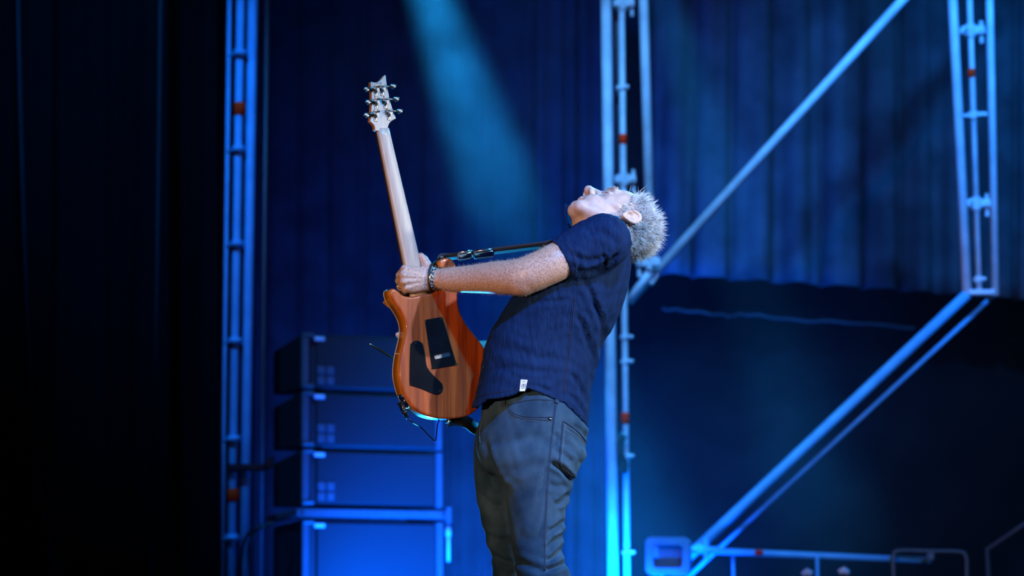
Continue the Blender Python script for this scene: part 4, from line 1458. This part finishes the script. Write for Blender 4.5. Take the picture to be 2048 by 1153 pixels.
# collar standing off the far side of the neck
cp = catmull([P(1135, 411, .08), P(1133, 424, .08), P(1136, 440, .08), P(1143, 458, .08)], 5)
obj('collar', ribbon(cp, np.array([.25, 1, 0]), .05, .004), 'shirt', shirt, True)

# ---- jeans
JPy = [770, 800, 835, 867, 895, 915, 935, 955, 1010]
JPL = [960, 962, 963, 954, 952, 956, 966, 984, 1030]
JPRy = [770, 800, 843, 864, 877, 900, 919, 943, 965, 985, 1010]
JPR = [1172, 1174, 1175, 1176, 1175, 1171, 1167, 1152, 1144, 1128, 1095]
NLy = [860, 900, 929, 964, 984, 1032, 1087, 1149, 1250, 1480]
NLx = [985, 985, 988, 999, 1011, 1016, 1024, 1033, 1048, 1072]
NRy = [860, 900, 919, 943, 958, 968, 990, 1019, 1071, 1113, 1129, 1146, 1250, 1480]
NRx = [1172, 1170, 1166, 1152, 1146, 1147, 1140, 1132, 1127, 1124, 1131, 1140, 1150, 1150]
FLy = [860, 909, 961, 1006, 1055, 1100, 1120, 1153, 1250, 1480]
FLx = [955, 947, 948.5, 955, 965, 978, 985, 985, 990, 1010]
FRx = [1090, 1090, 1085, 1080, 1075, 1072, 1070, 1070, 1072, 1084]


def seg(p, x, y, L, R, yc, b, n=2.2):
    c = (L + R) / 2; a = np.maximum((R - L) / 2 * PXM, .02)
    u = (x - c) * PXM / a; w = (p[:, 1] - yc) / b
    return ((np.abs(u) ** n + np.abs(w) ** n) ** (1 / n) - 1) * np.minimum(a, b)


def jeans_sdf(p):
    x, y = proj(p)
    d = seg(p, x, y, np.interp(y, JPy, JPL), np.interp(y, JPRy, JPR), 0.0, np.interp(y, [770, 850, 920, 1010], [.160, .172, .178, .14]), 2.4)
    d = smax(d, (782 - y) * PXM, .006)
    d = smax(d, (y - 962) * PXM, .05)
    nl = seg(p, x, y, np.interp(y, NLy, NLx), np.interp(y, NRy, NRx), np.interp(y, [860, 1150, 1480], [-.088, -.098, -.11]), np.interp(y, [860, 960, 1100, 1480], [.092, .092, .078, .066]))
    nl = smax(nl, (900 - y) * PXM, .03)
    fl = seg(p, x, y, np.interp(y, FLy, FLx), np.interp(y, FLy, FRx), np.interp(y, [860, 1150, 1480], [.09, .115, .13]), np.interp(y, [860, 960, 1100, 1480], [.088, .088, .075, .065]))
    fl = smax(fl, (850 - y) * PXM, .03)
    d = smin(d, nl, .03)
    d = smin(d, fl, .03)
    hem = np.interp(x, HEM[:, 0], HEM[:, 1])
    d = np.where(y < hem + 1, np.maximum(d, shirt_sdf(p, 0, False) + .008), d)
    return np.maximum(d, .06 - p[:, 2])


lo3 = np.array([P(935, 1480, 0)[0], -.26, .04]); hi3 = np.array([P(1190, 1480, .1)[0], .27, P(1000, 770, .2)[2]])
jV, jQ = isosurf(jeans_sdf, lo3, hi3, .0044, 2)
jf = [(c6([(622, 448), (690, 490), (735, 540), (762, 578)]), 5, 0.0121), (c6([(735, 640), (690, 690), (655, 712)]), 5, 0.0095), (c6([(712, 810), (660, 850), (612, 880)]), 5, 0.0081),
      (c6([(705, 900), (650, 930), (600, 990)]), 5, 0.0081), (c6([(700, 975), (650, 1030), (598, 1062)]), 5, 0.0095), (c6([(720, 1075), (650, 1100), (590, 1120)]), 5, 0.0095),
      (c6([(700, 320), (760, 370), (810, 420), (795, 480)]), 5, 0.0081), (c6([(760, 215), (820, 260), (850, 300)]), 4, 0.0054), (c6([(640, 370), (700, 400), (760, 450)]), 5, 0.0041),
      (c6([(225, 330), (240, 430), (290, 540), (345, 620)]), 6, 0.0095), (c6([(230, 350), (330, 330), (460, 300), (600, 300)]), 8, 0.0016), (c6([(250, 470), (330, 500), (430, 490), (600, 440)]), 9, 0.0016),
      (c6([(300, 560), (360, 540), (420, 600)]), 6, 0.0016), (c6([(400, 1050), (480, 1090), (580, 1120)]), 7, 0.0054), (c6([(260, 1020), (320, 1060), (390, 1070)]), 6, 0.0068),
      (c6([(180, 640), (260, 720), (340, 720)]), 7, 0.0041), (c6([(210, 880), (280, 930), (370, 930)]), 7, 0.0054), (c6([(420, 900), (500, 930), (580, 900)]), 10, 0.0027),
      (c6([(640, 270), (660, 300), (640, 340)]), 5, 0.0041), (c6([(610, 580), (660, 600), (720, 590)]), 6, 0.0041)]
jV = crease(jV, jQ, jf)
jN = vnormals(jV, jQ)
jV = jV + jN * ((np.sin(jV[:, 2] * 60 + 5 * np.sin(jV[:, 0] * 40)) * np.sin(jV[:, 0] * 55 + jV[:, 1] * 30)) * .0009)[:, None]
jeans = obj('jeans', (jV, jQ), 'denim', per, True, label='faded dark denim jeans')
JS = Surf(jV, jQ)
obj('side_seam', JS.line(c6([(660, 60), (650, 130), (630, 300), (612, 480), (600, 640), (592, 800), (585, 960), (584, 1120)]), .0022), 'denim_seam', jeans, True)
obj('side_seam', JS.line(c6([(648, 130), (627, 300), (608, 480), (596, 640), (588, 800), (580, 960), (578, 1120)]), .0008, lift=.6), 'denim_thread', jeans, True)
obj('pocket_edge', join(JS.line(c6([(352, 75), (350, 110), (375, 150), (430, 175), (520, 185), (630, 190)]), .0020), JS.line(c6([(365, 75), (364, 108), (388, 142), (440, 162), (525, 170), (635, 172)]), .0014)), 'denim_seam', jeans, True)
obj('pocket_edge', join(JS.line(c6([(345, 75), (343, 112), (370, 157), (428, 182), (520, 192), (628, 197)]), .0007, lift=.8)), 'denim_thread', jeans, True)
h_ = JS.hit(*c6([(617, 180)])[0])
if h_: obj('rivet', join(tube(np.array([h_[0], h_[0] + h_[1] * .0025]), .0048, 12), sphere(h_[0] + h_[1] * .0025, .0025, 8, 6)), 'chrome', jeans, True, label='metal pocket rivet')
obj('back_pocket', join(JS.line(c6([(700, 195), (690, 300), (682, 400), (676, 472), (720, 520), (752, 552)]), .0020), JS.line(c6([(703, 196), (760, 235), (810, 280), (842, 325)]), .0020)), 'denim_seam', jeans, True)
obj('pocket_stitch', join(JS.line(c6([(712, 210), (702, 300), (694, 400), (690, 464), (730, 508), (758, 535)]), .0008, lift=.6), JS.line(c6([(706, 215), (760, 252), (806, 294), (836, 338)]), .0008, lift=.6),
                          JS.line(c6([(700, 240), (755, 274), (800, 312), (832, 352)]), .0008, lift=.6)), 'denim_thread', jeans, True)
obj('waistband_edge', JS.line(c6([(330, 105), (420, 78), (520, 62), (640, 66)]), .0014), 'denim_seam', jeans, True)
obj('fly_stitch', JS.line(c6([(222, 140), (196, 200), (184, 270), (188, 330)]), .0010, lift=.6), 'denim_thread', jeans, True)
for a_, b_ in (((340, 55), (330, 108)), ((668, 40), (655, 85))):
    obj('belt_loop', JS.band(c6([a_, ((a_[0] + b_[0]) / 2, (a_[1] + b_[1]) / 2), b_]), .010, .004, .003), 'denim_seam', jeans)

# ---- shoes below the frame
for x, Y in ((1112, -.11), (1047, .13)):
    c = P(x, 1475, Y); c[2] = 0
    def shoe(p):
        d = cap(p, c + [.02, 0, .05], c + [-.13, 0, .035], .047, .036)
        d = smin(d, cap(p, c + [0, 0, .06], c + [0, 0, .10], .045, .042), .02)
        return smax(d, .004 - p[:, 2], .006)
    v_, q_ = isosurf(shoe, c + [-.2, -.08, -.01], c + [.1, .08, .17], .006, 2)
    obj('shoe', (v_, q_), 'leather', per, True, label='black leather shoe')
